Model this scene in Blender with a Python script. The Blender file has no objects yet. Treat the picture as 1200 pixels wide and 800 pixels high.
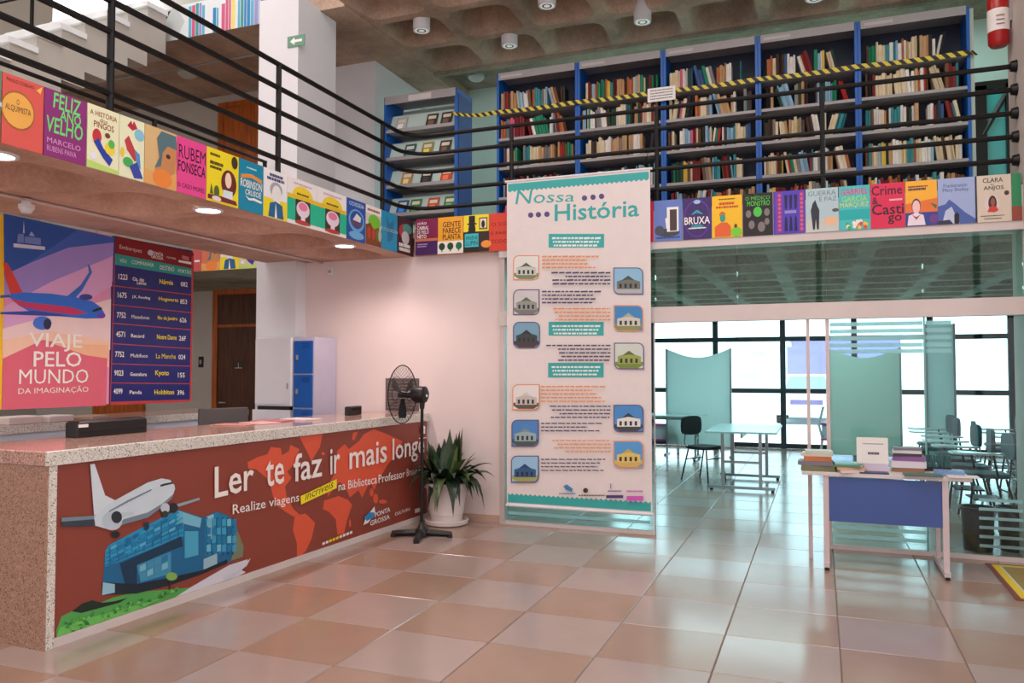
import bpy, bmesh, math, random
from mathutils import Vector, Matrix
random.seed(7)
sc = bpy.context.scene
COL = sc.collection
PI = math.pi

# ------------------------------------------------------------------ camera
FPX, YAW, CAMH = 930.0, math.radians(21.2), 1.5
PIT = math.atan2(33.0, FPX)
FW = Vector((-math.sin(YAW)*math.cos(PIT), math.cos(YAW)*math.cos(PIT), math.sin(PIT)))
RT = Vector((math.cos(YAW), math.sin(YAW), 0))
UP = RT.cross(FW)
CAM = Vector((0, 0, CAMH))
cd = bpy.data.cameras.new('camera')
cd.sensor_width = 36.0
cd.lens = FPX/1200*36
cam = bpy.data.objects.new('camera', cd)
COL.objects.link(cam)
m = Matrix((RT, UP, -FW)).transposed().to_4x4()
m.translation = CAM
cam.matrix_world = m
sc.camera = cam

# ------------------------------------------------------------------ world and exposure
w = bpy.data.worlds.new('sky')
sc.world = w
w.use_nodes = True
bg = w.node_tree.nodes['Background']
bg.inputs[0].default_value = (0.93, 0.98, 1.0, 1)
bg.inputs[1].default_value = 2.6
sc.view_settings.view_transform = 'Standard'
sc.view_settings.look = 'None'
sc.view_settings.gamma = 1
sc.view_settings.use_curve_mapping = False
sc.view_settings.exposure = 0.56

def lamp(name, kind, loc, energy, color, size=0.3, rot=(0, 0, 0), sizey=None, spot=None):
    l = bpy.data.lights.new(name, kind)
    l.energy = energy
    l.color = color
    if kind == 'AREA':
        l.size = size
        if sizey:
            l.shape = 'RECTANGLE'; l.size_y = sizey
    elif kind == 'SPOT':
        l.spot_size = spot or 2.0; l.spot_blend = 0.6; l.shadow_soft_size = size
    else:
        l.shadow_soft_size = size
    o = bpy.data.objects.new(name, l)
    o.location = loc; o.rotation_euler = rot
    COL.objects.link(o)
    return o

sun = bpy.data.lights.new('sun', 'SUN'); sun.energy = 2.2; sun.angle = 0.02; sun.color = (1.0, 0.97, 0.94)
so = bpy.data.objects.new('sun', sun); COL.objects.link(so)
so.rotation_euler = Vector((0.15, 0.5, -0.95)).to_track_quat('-Z', 'Y').to_euler()
# added area lights for hall, desk, reading room and stacks; no fixtures modelled
WARM = (1.0, 0.91, 0.87)
lamp('hall_fill', 'AREA', (-1.2, 1.5, 8.3), 230, WARM, 4.0, (0, 0, 0), 5.0)  # added warm fill high over the hall
lamp('desk_fill', 'AREA', (-7.2, 4.5, 8.3), 150, WARM, 3.0, (0, 0, 0), 4.0)  # added warm fill above the reception area
for yy in (9.6, 12.6):
    lamp('reading_fill', 'AREA', (-0.6, yy, 2.62), 36, (0.62, 0.97, 1.0), 3.2, (0, 0, 0), 0.5)  # added cool fill under the reading room ceiling
lamp('gallery_fill', 'AREA', (4.0, 10.7, 4.4), 170, (0.55, 1.0, 0.90), 3.2, (-PI/2, 0, 0.5), 2.0)  # added teal fill for the gallery ceiling; no window stands here
lamp('stack_fill', 'AREA', (-1.0, 9.95, 5.7), 60, (0.75, 0.97, 0.95), 5.0, (0, 0, 0), 0.3)  # added fill brightening the wall and ceiling behind the stacks

# ------------------------------------------------------------------ pixel -> place
def ray(x, y):
    return FW*FPX + RT*(x-600) - UP*(y-400)
def pX(x, y, v):
    d = ray(x, y); return CAM + d*((v-CAM.x)/d.x)
def pY(x, y, v):
    d = ray(x, y); return CAM + d*((v-CAM.y)/d.y)
def pZ(x, y, v=0.0):
    d = ray(x, y); return CAM + d*((v-CAM.z)/d.z)
def project(p):
    q = Vector(p)-CAM; dz = q.dot(FW)
    return 600+FPX*q.dot(RT)/dz, 400-FPX*q.dot(UP)/dz, dz

# ------------------------------------------------------------------ materials
def lin(c):
    c = c/255.0
    return c/12.92 if c <= 0.04045 else ((c+0.055)/1.055)**2.4
def S(r, g, b):
    return (lin(r), lin(g), lin(b), 1.0)
MATS = {}
def mat(name, col, rough=0.6, metal=0.0, var=0.0, scale=6.0, bump=0.0, bscale=40.0, emit=None, spec=0.5, coat=0.0):
    if name in MATS:
        return MATS[name]
    M = bpy.data.materials.new(name)
    M.use_nodes = True
    nt = M.node_tree
    b = nt.nodes['Principled BSDF']
    b.inputs['Roughness'].default_value = rough
    b.inputs['Metallic'].default_value = metal
    b.inputs['Specular IOR Level'].default_value = spec
    b.inputs['Coat Weight'].default_value = coat
    b.inputs['Base Color'].default_value = col
    if var > 0 or bump > 0:
        tc = nt.nodes.new('ShaderNodeTexCoord')
    if var > 0:
        n = nt.nodes.new('ShaderNodeTexNoise'); n.inputs['Scale'].default_value = scale
        n.inputs['Detail'].default_value = 5
        nt.links.new(tc.outputs['Object'], n.inputs['Vector'])
        r = nt.nodes.new('ShaderNodeValToRGB')
        r.color_ramp.elements[0].position = 0.3; r.color_ramp.elements[1].position = 0.7
        r.color_ramp.elements[0].color = tuple(c*(1-var) for c in col[:3])+(1,)
        r.color_ramp.elements[1].color = tuple(min(1, c*(1+var)) for c in col[:3])+(1,)
        nt.links.new(n.outputs['Fac'], r.inputs['Fac'])
        nt.links.new(r.outputs['Color'], b.inputs['Base Color'])
    if bump > 0:
        n2 = nt.nodes.new('ShaderNodeTexNoise'); n2.inputs['Scale'].default_value = bscale
        nt.links.new(tc.outputs['Object'], n2.inputs['Vector'])
        bp = nt.nodes.new('ShaderNodeBump'); bp.inputs['Strength'].default_value = bump
        bp.inputs['Distance'].default_value = 0.01
        nt.links.new(n2.outputs['Fac'], bp.inputs['Height'])
        nt.links.new(bp.outputs['Normal'], b.inputs['Normal'])
    if emit:
        b.inputs['Emission Color'].default_value = emit[0]
        b.inputs['Emission Strength'].default_value = emit[1]
    MATS[name] = M
    return M

def granite(name, base, specks, scale=160, rough=0.25):
    M = bpy.data.materials.new(name); M.use_nodes = True; nt = M.node_tree
    b = nt.nodes['Principled BSDF']; b.inputs['Roughness'].default_value = rough
    tc = nt.nodes.new('ShaderNodeTexCoord')
    v = nt.nodes.new('ShaderNodeTexVoronoi'); v.inputs['Scale'].default_value = scale
    nt.links.new(tc.outputs['Object'], v.inputs['Vector'])
    sp = nt.nodes.new('ShaderNodeSeparateColor')
    nt.links.new(v.outputs['Color'], sp.inputs['Color'])
    r = nt.nodes.new('ShaderNodeValToRGB'); r.color_ramp.interpolation = 'CONSTANT'
    els = r.color_ramp.elements
    els[0].position = 0; els[0].color = base
    els[1].position = 0.55; els[1].color = specks[0]
    for p, c in zip((0.72, 0.86, 0.94), specks[1:]):
        e = els.new(p); e.color = c
    nt.links.new(sp.outputs['Red'], r.inputs['Fac'])
    nt.links.new(r.outputs['Color'], b.inputs['Base Color'])
    MATS[name] = M
    return M

def concrete(name, c0, c1, rough=0.85):
    M = bpy.data.materials.new(name); M.use_nodes = True; nt = M.node_tree
    b = nt.nodes['Principled BSDF']; b.inputs['Roughness'].default_value = rough
    geo = nt.nodes.new('ShaderNodeNewGeometry')
    n = nt.nodes.new('ShaderNodeTexNoise'); n.inputs['Scale'].default_value = 1.3; n.inputs['Detail'].default_value = 8
    n.inputs['Roughness'].default_value = 0.65
    n3 = nt.nodes.new('ShaderNodeTexNoise'); n3.inputs['Scale'].default_value = 38; n3.inputs['Detail'].default_value = 4
    nt.links.new(geo.outputs['Position'], n.inputs['Vector']); nt.links.new(geo.outputs['Position'], n3.inputs['Vector'])
    mx = nt.nodes.new('ShaderNodeMath'); mx.operation = 'MULTIPLY_ADD'; mx.inputs[1].default_value = 0.28; 
    nt.links.new(n3.outputs['Fac'], mx.inputs[0]); nt.links.new(n.outputs['Fac'], mx.inputs[2])
    r = nt.nodes.new('ShaderNodeValToRGB')
    r.color_ramp.elements[0].position = 0.45; r.color_ramp.elements[1].position = 0.85
    r.color_ramp.elements[0].color = c0; r.color_ramp.elements[1].color = c1
    nt.links.new(mx.outputs[0], r.inputs['Fac']); nt.links.new(r.outputs['Color'], b.inputs['Base Color'])
    bp = nt.nodes.new('ShaderNodeBump'); bp.inputs['Strength'].default_value = 0.35; bp.inputs['Distance'].default_value = 0.01
    nt.links.new(n3.outputs['Fac'], bp.inputs['Height']); nt.links.new(bp.outputs['Normal'], b.inputs['Normal'])
    MATS[name] = M
    return M

def glass(name, tint, refl=0.5, ior=1.45):
    M = bpy.data.materials.new(name); M.use_nodes = True; nt = M.node_tree
    for n in list(nt.nodes):
        nt.nodes.remove(n)
    o = nt.nodes.new('ShaderNodeOutputMaterial')
    t = nt.nodes.new('ShaderNodeBsdfTransparent'); t.inputs[0].default_value = tint
    g = nt.nodes.new('ShaderNodeBsdfGlossy'); g.inputs['Roughness'].default_value = 0.02
    f = nt.nodes.new('ShaderNodeFresnel'); f.inputs[0].default_value = ior
    k = nt.nodes.new('ShaderNodeMath'); k.operation = 'MULTIPLY'; k.inputs[1].default_value = refl*2
    k.use_clamp = True
    mx = nt.nodes.new('ShaderNodeMixShader')
    nt.links.new(f.outputs[0], k.inputs[0]); nt.links.new(k.outputs[0], mx.inputs[0])
    nt.links.new(t.outputs[0], mx.inputs[1]); nt.links.new(g.outputs[0], mx.inputs[2])
    nt.links.new(mx.outputs[0], o.inputs[0])
    MATS[name] = M
    return M

def wood(name, c0, c1, rough=0.4):
    M = bpy.data.materials.new(name); M.use_nodes = True; nt = M.node_tree
    b = nt.nodes['Principled BSDF']; b.inputs['Roughness'].default_value = rough
    tc = nt.nodes.new('ShaderNodeTexCoord'); mp = nt.nodes.new('ShaderNodeMapping')
    mp.inputs['Scale'].default_value = (9, 9, 0.9)
    n = nt.nodes.new('ShaderNodeTexNoise'); n.inputs['Scale'].default_value = 3; n.inputs['Detail'].default_value = 6
    nt.links.new(tc.outputs['Object'], mp.inputs[0]); nt.links.new(mp.outputs[0], n.inputs['Vector'])
    r = nt.nodes.new('ShaderNodeValToRGB'); r.color_ramp.elements[0].color = c0; r.color_ramp.elements[1].color = c1
    r.color_ramp.elements[0].position = 0.3; r.color_ramp.elements[1].position = 0.7
    nt.links.new(n.outputs['Fac'], r.inputs['Fac']); nt.links.new(r.outputs['Color'], b.inputs['Base Color'])
    MATS[name] = M
    return M

WHITE = mat('white_paint', S(222, 225, 230), 0.7, var=0.03, scale=2)
PINKW = mat('wall_paint', S(228, 214, 212), 0.75, var=0.03, scale=1.5)
TEALW = mat('rear_wall_paint', S(190, 214, 208), 0.8, var=0.04, scale=2)
GREYW = mat('grey_wall_paint', S(188, 186, 178), 0.8, var=0.04, scale=2)
CONC = concrete('brown_concrete', S(140, 116, 100), S(206, 182, 162))
CONCD = concrete('dark_concrete', S(112, 106, 94), S(176, 168, 150))
CONCP = concrete('pink_concrete', S(172, 134, 116), S(218, 184, 164))
BLACK = mat('black_metal', S(11, 12, 14), 0.42, spec=0.35)
BLACKP = mat('black_plastic', S(22, 22, 25), 0.4, var=0.1, scale=30)
BLUE = mat('blue_steel', S(10, 90, 176), 0.4, var=0.05)
BLUED = mat('dark_blue_steel', S(16, 52, 130), 0.45, var=0.05)
GREYS = mat('grey_steel', S(160, 158, 160), 0.45, var=0.04)
LILAC = mat('lilac_steel', S(196, 194, 214), 0.5, var=0.03)
ALU = mat('aluminium', S(205, 190, 186), 0.35, metal=0.3, var=0.03)
BEAMP = mat('pink_beam_paint', S(214, 204, 201), 0.55, var=0.04, scale=3)
GRAN = granite('counter_edge_granite', S(226, 222, 214), [S(212, 206, 196), S(186, 178, 168), S(238, 236, 230), S(112, 108, 102)], 170, 0.3)
GRANTOP = granite('counter_top_granite', S(190, 152, 140), [S(206, 172, 158), S(168, 124, 112), S(214, 190, 178), S(120, 92, 84)], 150, 0.12)
GRANB = granite('counter_side_granite', S(170, 134, 114), [S(182, 146, 124), S(150, 114, 98), S(192, 158, 136), S(104, 78, 66)], 170, 0.5)
WOODD = wood('dark_wood', S(58, 30, 16), S(96, 52, 26))
WOODO = wood('orange_wood', S(150, 74, 18), S(196, 104, 34))
GLASS = glass('clear_glass', (0.90, 0.98, 0.97, 1), 0.35)
GLASSG = glass('green_glass', (0.78, 0.92, 0.86, 1), 0.35, 1.5)
GLASSW = glass('window_glass', (0.78, 0.97, 1.0, 1), 0.4)
FROST = glass('frosted_film', (0.9, 0.95, 0.95, 1), 0.0)
_nt = FROST.node_tree; _mx = [n for n in _nt.nodes if n.type == 'MIX_SHADER'][0]
_df = _nt.nodes.new('ShaderNodeBsdfTranslucent'); _df.inputs[0].default_value = (0.95, 1, 1, 1)
_nt.links.new(_df.outputs[0], _mx.inputs[2])
for _l in list(_mx.inputs[0].links): _nt.links.remove(_l)
_mx.inputs[0].default_value = 0.75
RUBBER = mat('rubber', S(20, 20, 20), 0.7)
PAPER = mat('paper', S(238, 236, 232), 0.8, var=0.02)

def flat(c, rough=0.45):
    key = 'print_%02x%02x%02x' % tuple(int(x) for x in c)
    return mat(key, S(*c), rough, var=0.02, scale=9)

# ------------------------------------------------------------------ mesh helpers
class MB:
    def __init__(s):
        s.v = []; s.f = []; s.mi = []; s.m = 0
    def add(s, vs, fs):
        b = len(s.v); s.v += [tuple(p) for p in vs]
        for f in fs:
            s.f.append([b+i for i in f]); s.mi.append(s.m)
        return s
    def box(s, x0, x1, y0, y1, z0, z1):
        vs = [(x, y, z) for z in (z0, z1) for y in (y0, y1) for x in (x0, x1)]
        return s.add(vs, [(0, 2, 3, 1), (4, 5, 7, 6), (0, 1, 5, 4), (2, 6, 7, 3), (0, 4, 6, 2), (1, 3, 7, 5)])
    def bbox(s, x0, x1, y0, y1, z0, z1, b=0.004):
        # box with chamfered vertical and top edges
        pts = [(x0+b, y0), (x1-b, y0), (x1, y0+b), (x1, y1-b), (x1-b, y1), (x0+b, y1), (x0, y1-b), (x0, y0+b)]
        cx, cy = (x0+x1)/2, (y0+y1)/2
        ins = [(p[0]+(b if p[0] < cx else -b), p[1]+(b if p[1] < cy else -b)) for p in pts]
        vs = [(p[0], p[1], z0) for p in pts]+[(p[0], p[1], z1-b) for p in pts]+[(p[0], p[1], z1) for p in ins]
        fs = [tuple(range(7, -1, -1)), tuple(range(16, 24))]
        for k in (0, 8):
            for i in range(8):
                j = (i+1) % 8
                fs.append((k+i, k+j, k+8+j, k+8+i))
        return s.add(vs, fs)
    def tube(s, pts, r, n=8, caps=True, closed=False):
        pts = [Vector(p) for p in pts]; N = len(pts); rings = []; prev = None
        for i, p in enumerate(pts):
            if closed:
                t = pts[(i+1) % N]-pts[i-1]
            else:
                t = pts[min(i+1, N-1)]-pts[max(i-1, 0)]
            t.normalize()
            if prev is None:
                a = Vector((0, 0, 1)) if abs(t.z) < 0.9 else Vector((1, 0, 0))
                u = t.cross(a).normalized()
            else:
                u = (prev-t*prev.dot(t)).normalized()
            prev = u; v = t.cross(u)
            rr = r[i] if isinstance(r, (list, tuple)) else r
            rings.append([p+(u*math.cos(2*PI*k/n)+v*math.sin(2*PI*k/n))*rr for k in range(n)])
        vs = [q for R in rings for q in R]; fs = []
        L = N if closed else N-1
        for i in range(L):
            a = i*n; b = ((i+1) % N)*n
            for k in range(n):
                j = (k+1) % n
                fs.append((a+k, a+j, b+j, b+k))
        if caps and not closed:
            fs.append(tuple(range(n-1, -1, -1))); fs.append(tuple((N-1)*n+k for k in range(n)))
        return s.add(vs, fs)
    def lathe(s, c, prof, n=24, caps=True):
        cx, cy, cz = c; vs = []; fs = []
        for r, z in prof:
            vs += [(cx+r*math.cos(2*PI*k/n), cy+r*math.sin(2*PI*k/n), cz+z) for k in range(n)]
        for i in range(len(prof)-1):
            for k in range(n):
                j = (k+1) % n
                fs.append((i*n+k, i*n+j, (i+1)*n+j, (i+1)*n+k))
        if caps:
            fs.append(tuple(range(n-1, -1, -1))); fs.append(tuple((len(prof)-1)*n+k for k in range(n)))
        return s.add(vs, fs)
    def prism_xz(s, poly, y0, y1):
        n = len(poly)
        vs = [(x, y0, z) for x, z in poly]+[(x, y1, z) for x, z in poly]
        fs = [tuple(range(n)), tuple(range(2*n-1, n-1, -1))]
        for i in range(n):
            j = (i+1) % n
            fs.append((j, i, n+i, n+j))
        return s.add(vs, fs)
    def mesh(s, name, mats, smooth=False):
        me = bpy.data.meshes.new(name)
        me.from_pydata(s.v, [], s.f)
        for mm in (mats if isinstance(mats, (list, tuple)) else [mats]):
            me.materials.append(mm)
        me.polygons.foreach_set('material_index', s.mi)
        if smooth:
            me.polygons.foreach_set('use_smooth', [True]*len(s.f))
        me.update()
        return me
    def build(s, name, mats, parent=None, smooth=False, loc=None, rz=0.0):
        me = s.mesh(name, mats, smooth)
        if smooth:
            try: me.set_sharp_from_angle(angle=math.radians(40))
            except Exception: pass
        o = bpy.data.objects.new(name, me); COL.objects.link(o)
        if parent: o.parent = parent
        if loc is not None: o.location = loc
        if rz: o.rotation_euler = (0, 0, rz)
        return o

def thing(name, label, cat, loc=(0, 0, 0), rz=0.0, group=None):
    o = bpy.data.objects.new(name, None); COL.objects.link(o)
    o.empty_display_size = 0.1
    o.location = loc; o.rotation_euler = (0, 0, rz)
    o['label'] = label; o['category'] = cat
    if group: o['group'] = group
    return o
def tag(o, label, cat, group=None, kind=None):
    o['label'] = label; o['category'] = cat
    if group: o['group'] = group
    if kind: o['kind'] = kind
    return o
def empt(name):
    o = bpy.data.objects.new(name, None); COL.objects.link(o); o.empty_display_size = 0.1
    return o
def struct(o, label=None):
    o['kind'] = 'structure'
    if label: o['label'] = label
    return o
def dup(root, loc, rz, label, scale=None):
    r = root.copy(); COL.objects.link(r); r.location = loc; r.rotation_euler = (0, 0, rz); r['label'] = label
    if scale: r.scale = scale
    for ch in list(root.children):
        c = ch.copy(); COL.objects.link(c); c.parent = r
        for g in list(ch.children):
            d = g.copy(); COL.objects.link(d); d.parent = c
    return r
ORD = ['', 'first', 'second', 'third', 'fourth', 'fifth', 'sixth', 'seventh', 'eighth', 'ninth', 'tenth', 'eleventh',
       'twelfth', 'thirteenth', 'fourteenth', 'fifteenth', 'sixteenth', 'seventeenth', 'eighteenth', 'nineteenth', 'twentieth']
def ordn(n):
    if n <= 20: return ORD[n]
    if n < 30: return 'twenty-'+ORD[n-20]
    if n == 30: return 'thirtieth'
    if n < 40: return 'thirty-'+ORD[n-30]
    return 'fortieth' if n == 40 else 'forty-'+ORD[n-40]

# ---- flat print: coloured polygons and lettering laid on a panel (local x right, z up, front towards -y)
TXT = {}
def text_data(s, bold, shear):
    k = (s, bold, shear)
    if k not in TXT:
        c = bpy.data.curves.new('t', 'FONT'); c.body = s; c.offset = 0.0 if 'M' in s else min(bold, 0.012); c.shear = shear; c.resolution_u = 2
        o = bpy.data.objects.new('t', c)
        me = bpy.data.meshes.new_from_object(o)
        vs = [(v.co.x, v.co.y) for v in me.vertices]; fs = [tuple(p.vertices) for p in me.polygons]
        bpy.data.objects.remove(o); bpy.data.curves.remove(c); bpy.data.meshes.remove(me)
        x0 = min(v[0] for v in vs); x1 = max(v[0] for v in vs); y0 = min(v[1] for v in vs); y1 = max(v[1] for v in vs)
        TXT[k] = ([((a-x0)/(x1-x0), (b-y0)/(y1-y0)) for a, b in vs], fs)
    return TXT[k]
class Art:
    def __init__(s, W=1.0, H=1.0, fn=None, y=0.0, eps=0.0003):
        s.W, s.H, s.fn, s.y, s.eps = W, H, fn, y, eps
        s.k = 1; s.pic = MB(); s.let = MB(); s.pm = []; s.lm = []; s.words = []
    def P(s, p):
        if s.fn: return s.fn(p[0], p[1])
        return p[0]*s.W, p[1]*s.H
    def _m(s, lst, c):
        mm = flat(c)
        if mm not in lst: lst.append(mm)
        return lst.index(mm)
    def poly(s, pts, c, up=1):
        s.k += up
        q = [s.P(p) for p in pts]
        a = sum(q[i][0]*q[(i+1) % len(q)][1]-q[(i+1) % len(q)][0]*q[i][1] for i in range(len(q)))
        if a < 0: q = q[::-1]
        y = s.y-s.eps*s.k
        s.pic.m = s._m(s.pm, c)
        s.pic.add([(x, y, z) for x, z in q], [tuple(range(len(q)))])
        return s
    def rect(s, x0, z0, x1, z1, c, up=1):
        return s.poly([(x0, z0), (x1, z0), (x1, z1), (x0, z1)], c, up)
    def ell(s, cx, cz, rx, rz, c, n=20, up=1, a0=0, a1=2*PI):
        return s.poly([(cx+rx*math.cos(a0+(a1-a0)*i/n), cz+rz*math.sin(a0+(a1-a0)*i/n)) for i in range(n if a1-a0 > 6.2 else n+1)], c, up)
    def rrect(s, x0, z0, x1, z1, r, c, corners=(1, 1, 1, 1), up=1):
        pts = []
        for (cx, cz, a, on) in ((x1-r*(1 if x1 > x0 else -1), z1-r*(1 if z1 > z0 else -1), 0, corners[0]), (x0+r, z1-r*(1 if z1 > z0 else -1), 90, corners[1]),
                                (x0+r, z0+r*(1 if z1 > z0 else -1), 180, corners[2]), (x1-r, z0+r*(1 if z1 > z0 else -1), 270, corners[3])):
            sg = 1 if z1 > z0 else -1
            if on:
                for i in range(6):
                    t = math.radians(a+18*i)
                    pts.append((cx+r*math.cos(t), cz+sg*r*math.sin(t)))
            else:
                t = math.radians(a+45); q = r*1.4142
                pts.append((cx+q*math.cos(t), cz+sg*q*math.sin(t)))
        return s.poly(pts, c, up)
    def text(s, t, bl, tr, c, bold=0.0, shear=0.0, up=1, quad=None):
        s.k += up
        vs, fs = text_data(t, bold, shear)
        y = s.y-s.eps*s.k
        if quad:   # bl, br, tr, tl in picture coordinates
            B, Rr, T, L = [Vector(s.P(p)) for p in quad]
            out = []
            for a, b in vs:
                p = (B*(1-a)+Rr*a)*(1-b)+(L*(1-a)+T*a)*b
                out.append((p.x, y, p.y))
        else:
            x0, z0 = s.P(bl); x1, z1 = s.P(tr)
            out = [(x0+(x1-x0)*a, y, z0+(z1-z0)*b) for a, b in vs]
        s.words.append((MB().add(out, fs), flat(c)))
        return s
    def dashes(s, x0, z, x1, h, c, seed=0, up=1):
        # a line of print too small to read
        s.k += up
        rnd = random.Random(seed); x = x0; sg = 1 if x1 > x0 else -1
        y = s.y-s.eps*s.k
        s.let.m = s._m(s.lm, c)
        L = abs(x1-x0)
        while (x1-x)*sg > L*0.01:
            wd = min(abs(x1-x), L*rnd.uniform(0.03, 0.12))
            a, b = s.P((x, z)), s.P((x+wd*sg, z+h))
            s.let.add([(a[0], y, a[1]), (b[0], y, a[1]), (b[0], y, b[1]), (a[0], y, b[1])], [(0, 1, 2, 3)])
            x += sg*(wd+L*0.018)
        return s
    def build(s, parent, pname='printed_picture', lname='lettering'):
        if s.pic.f: s.pic.build(pname, s.pm, parent)
        for wmb, wm in s.words: wmb.build(lname, wm, parent)
        if s.let.f: s.let.build('fine_print', s.lm, parent)['kind'] = 'stuff'

def plane_fn(O, rz):
    O = Vector(O); u = Vector((math.cos(rz), math.sin(rz), 0)); n = Vector((math.sin(rz), -math.cos(rz), 0))
    def fn(px, py):
        d = ray(px, py); t = (O-CAM).dot(n)/d.dot(n); p = CAM+d*t-O
        return p.dot(u), p.z
    return fn



# ================================================================== STRUCTURE
XG, YG = -2.90, 7.25          # left end and plane of the glass front
XL, ZS, ZF = -3.93, 2.67, 2.95  # mezzanine edge over the hall, soffit and floor level
# ---- floor of 0.6 m tiles
TS, TX, TY = 0.6, 0.08, 5.88
floor = struct(MB().box(-12, 6.5, -4, 16.2, -0.12, -0.005).build('floor', mat('grout', S(112, 92, 82), 0.8)))
TL = mat('pale_grey_tile', S(168, 150, 143), 0.16, var=0.05, scale=3, spec=0.6)
TD = mat('beige_tile', S(160, 132, 115), 0.18, var=0.06, scale=3, spec=0.6)
def tile_mesh(name, mm, h):
    b = 0.004; g = 0.0022; mb = MB(); a0, a1 = g, TS-g
    vs = [(a0, a0, -0.005), (a1, a0, -0.005), (a1, a1, -0.005), (a0, a1, -0.005),
          (a0+b, a0+b, h), (a1-b, a0+b, h), (a1-b, a1-b, h), (a0+b, a1-b, h)]
    mb.add(vs, [(4, 5, 6, 7)]+[(i, (i+1) % 4, 4+(i+1) % 4, 4+i) for i in range(4)])
    return mb
tm = [tile_mesh('tile', TL, 0.0).mesh('tile', TL), tile_mesh('tile', TD, 0.0).mesh('tile', TD)]
cells = []
for i in range(-21, 11):
    for j in range(-17, 18):
        x, y = TX+i*TS, TY+j*TS
        if x < -12 or x+TS > 6.5 or y < -4 or y+TS > 16.2: continue
        sx, sy, d = project((x+0.3, y+0.3, 0))
        vis = d > 0.5 and -90 < sx < 1290 and sy < 900 and not (x < -4.6 and y > 2.5)
        cells.append((0 if vis else 1, d, i, j, x, y))
cells.sort()
rest = [MB(), MB()]
for n, (inv, d, i, j, x, y) in enumerate(cells):
    k = (i+j) % 2
    if n < 300 and not inv:
        o = bpy.data.objects.new('tile', tm[k]); COL.objects.link(o); o.location = (x, y, 0); o.parent = floor
    else:
        t = tile_mesh('t', None, 0.0)
        rest[k].add([(a+x, b+y, c) for a, b, c in t.v], t.f)
allr = MB()
for k in (0, 1):
    allr.m = k; allr.add(rest[k].v, rest[k].f)
o = allr.build('far_tiles', [TL, TD], floor); o['kind'] = 'stuff'

# ---- waffle slab coffers
def coffer_mesh(name, px, py, hx, hy, depth, mm, rr=0.14, cx=0.0):
    # a ceiling cell px by py with a rounded recess hx by hy; z=0 is the soffit
    n = 16
    def loop(ax, ay, r, z):
        out = []
        for q, (sx, sy) in enumerate(((1, 1), (-1, 1), (-1, -1), (1, -1))):
            for t in range(4):
                a = math.radians(90*q+30*t)
                out.append((cx+sx*(ax/2-r)+r*math.cos(a), sy*(ay/2-r)+r*math.sin(a), z))
        return out
    outer = []
    for p in loop(hx, hy, rr, 0):
        outer.append(p)
    # outer square points matched to the 16 loop points
    sq = []
    for q, (sx, sy) in enumerate(((1, 1), (-1, 1), (-1, -1), (1, -1))):
        a = [(1, 0.62), (1, 1), (1, 1), (0.62, 1)]
        for t in range(4):
            fx, fy = a[t] if q in (0, 2) else (a[3-t][0], a[3-t][1])
            sq.append((sx*px/2*fx, sy*py/2*fy, 0))
    L = [sq, outer, loop(hx-0.04, hy-0.04, rr*0.95, 0.035), loop(hx-0.12, hy-0.12, rr*0.9, depth*0.8), loop(hx-0.24, hy-0.24, rr*0.6, depth)]
    mb = MB(); vs = [p for l in L for p in l]; fs = []
    for k in range(len(L)-1):
        for i in range(n):
            j = (i+1) % n
            fs.append((k*n+j, k*n+i, (k+1)*n+i, (k+1)*n+j))
    fs.append(tuple((len(L)-1)*n+n-1-i for i in range(n)))
    mb.add(vs, fs)
    me = mb.mesh(name, mm, True)
    try: me.set_sharp_from_angle(angle=math.radians(50))
    except Exception: pass
    return me
def coffers(parent, me, xs, ys, z):
    for x in xs:
        for y in ys:
            o = bpy.data.objects.new('coffer', me); COL.objects.link(o); o.location = (x, y, z); o.parent = parent

# mezzanine over the reading room
mez = struct(MB().box(-5.77, 6.3, 7.43, 16.0, 2.89, ZF).build('mezzanine_slab', CONCD))
cm = coffer_mesh('coffer', 0.86, 0.86, 0.70, 0.70, 0.2, CONCD)
x0 = -0.41+0.43
coffers(mez, cm, [x0+0.86*k for k in range(-5, 7)], [7.43+0.43+0.86*k for k in range(0, 10)], ZS)
fas = struct(MB().box(-2.93, 1.5, 7.2, 7.43, 2.60, ZF).build('trim_1', BEAMP), 'pink painted slab edge over the glass front')
MB().box(-3.90, -2.93, 7.26, 7.43, ZS, ZF).build('fascia', CONCP, mez)
# bridge over the reception desk
bridge = struct(MB().box(-5.65, XL, -2.5, 7.28, 2.87, ZF).build('bridge_slab', CONCP))
MB().box(-4.02, XL, -2.5, 7.28, ZS, 2.87).build('lip', CONCP, bridge)
MB().box(-5.65, -4.98, -2.5, 7.28, ZS, 2.87).build('side_band', CONCP, bridge)
bm = coffer_mesh('coffer', 0.96, 0.85, 0.74, 0.70, 0.15, CONCP, 0.2)
coffers(bridge, bm, [-4.5], [2.98+0.425+0.85*k for k in range(-6, 5)], ZS)
MB().box(-4.98, -4.02, 7.225, 7.28, ZS, 2.87).build('end_band', CONCP, bridge)
tag_o = MB().tube([(-5.02, -2.4, 2.655), (-5.02, 7.25, 2.655)], 0.012, 8).build('conduit', ALU, bridge)
# rear-left mezzanine beyond the void
mz2 = struct(MB().box(-12, -5.77, 7.42, 9.35, ZS, ZF).build('gallery_slab', CONCD))
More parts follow.
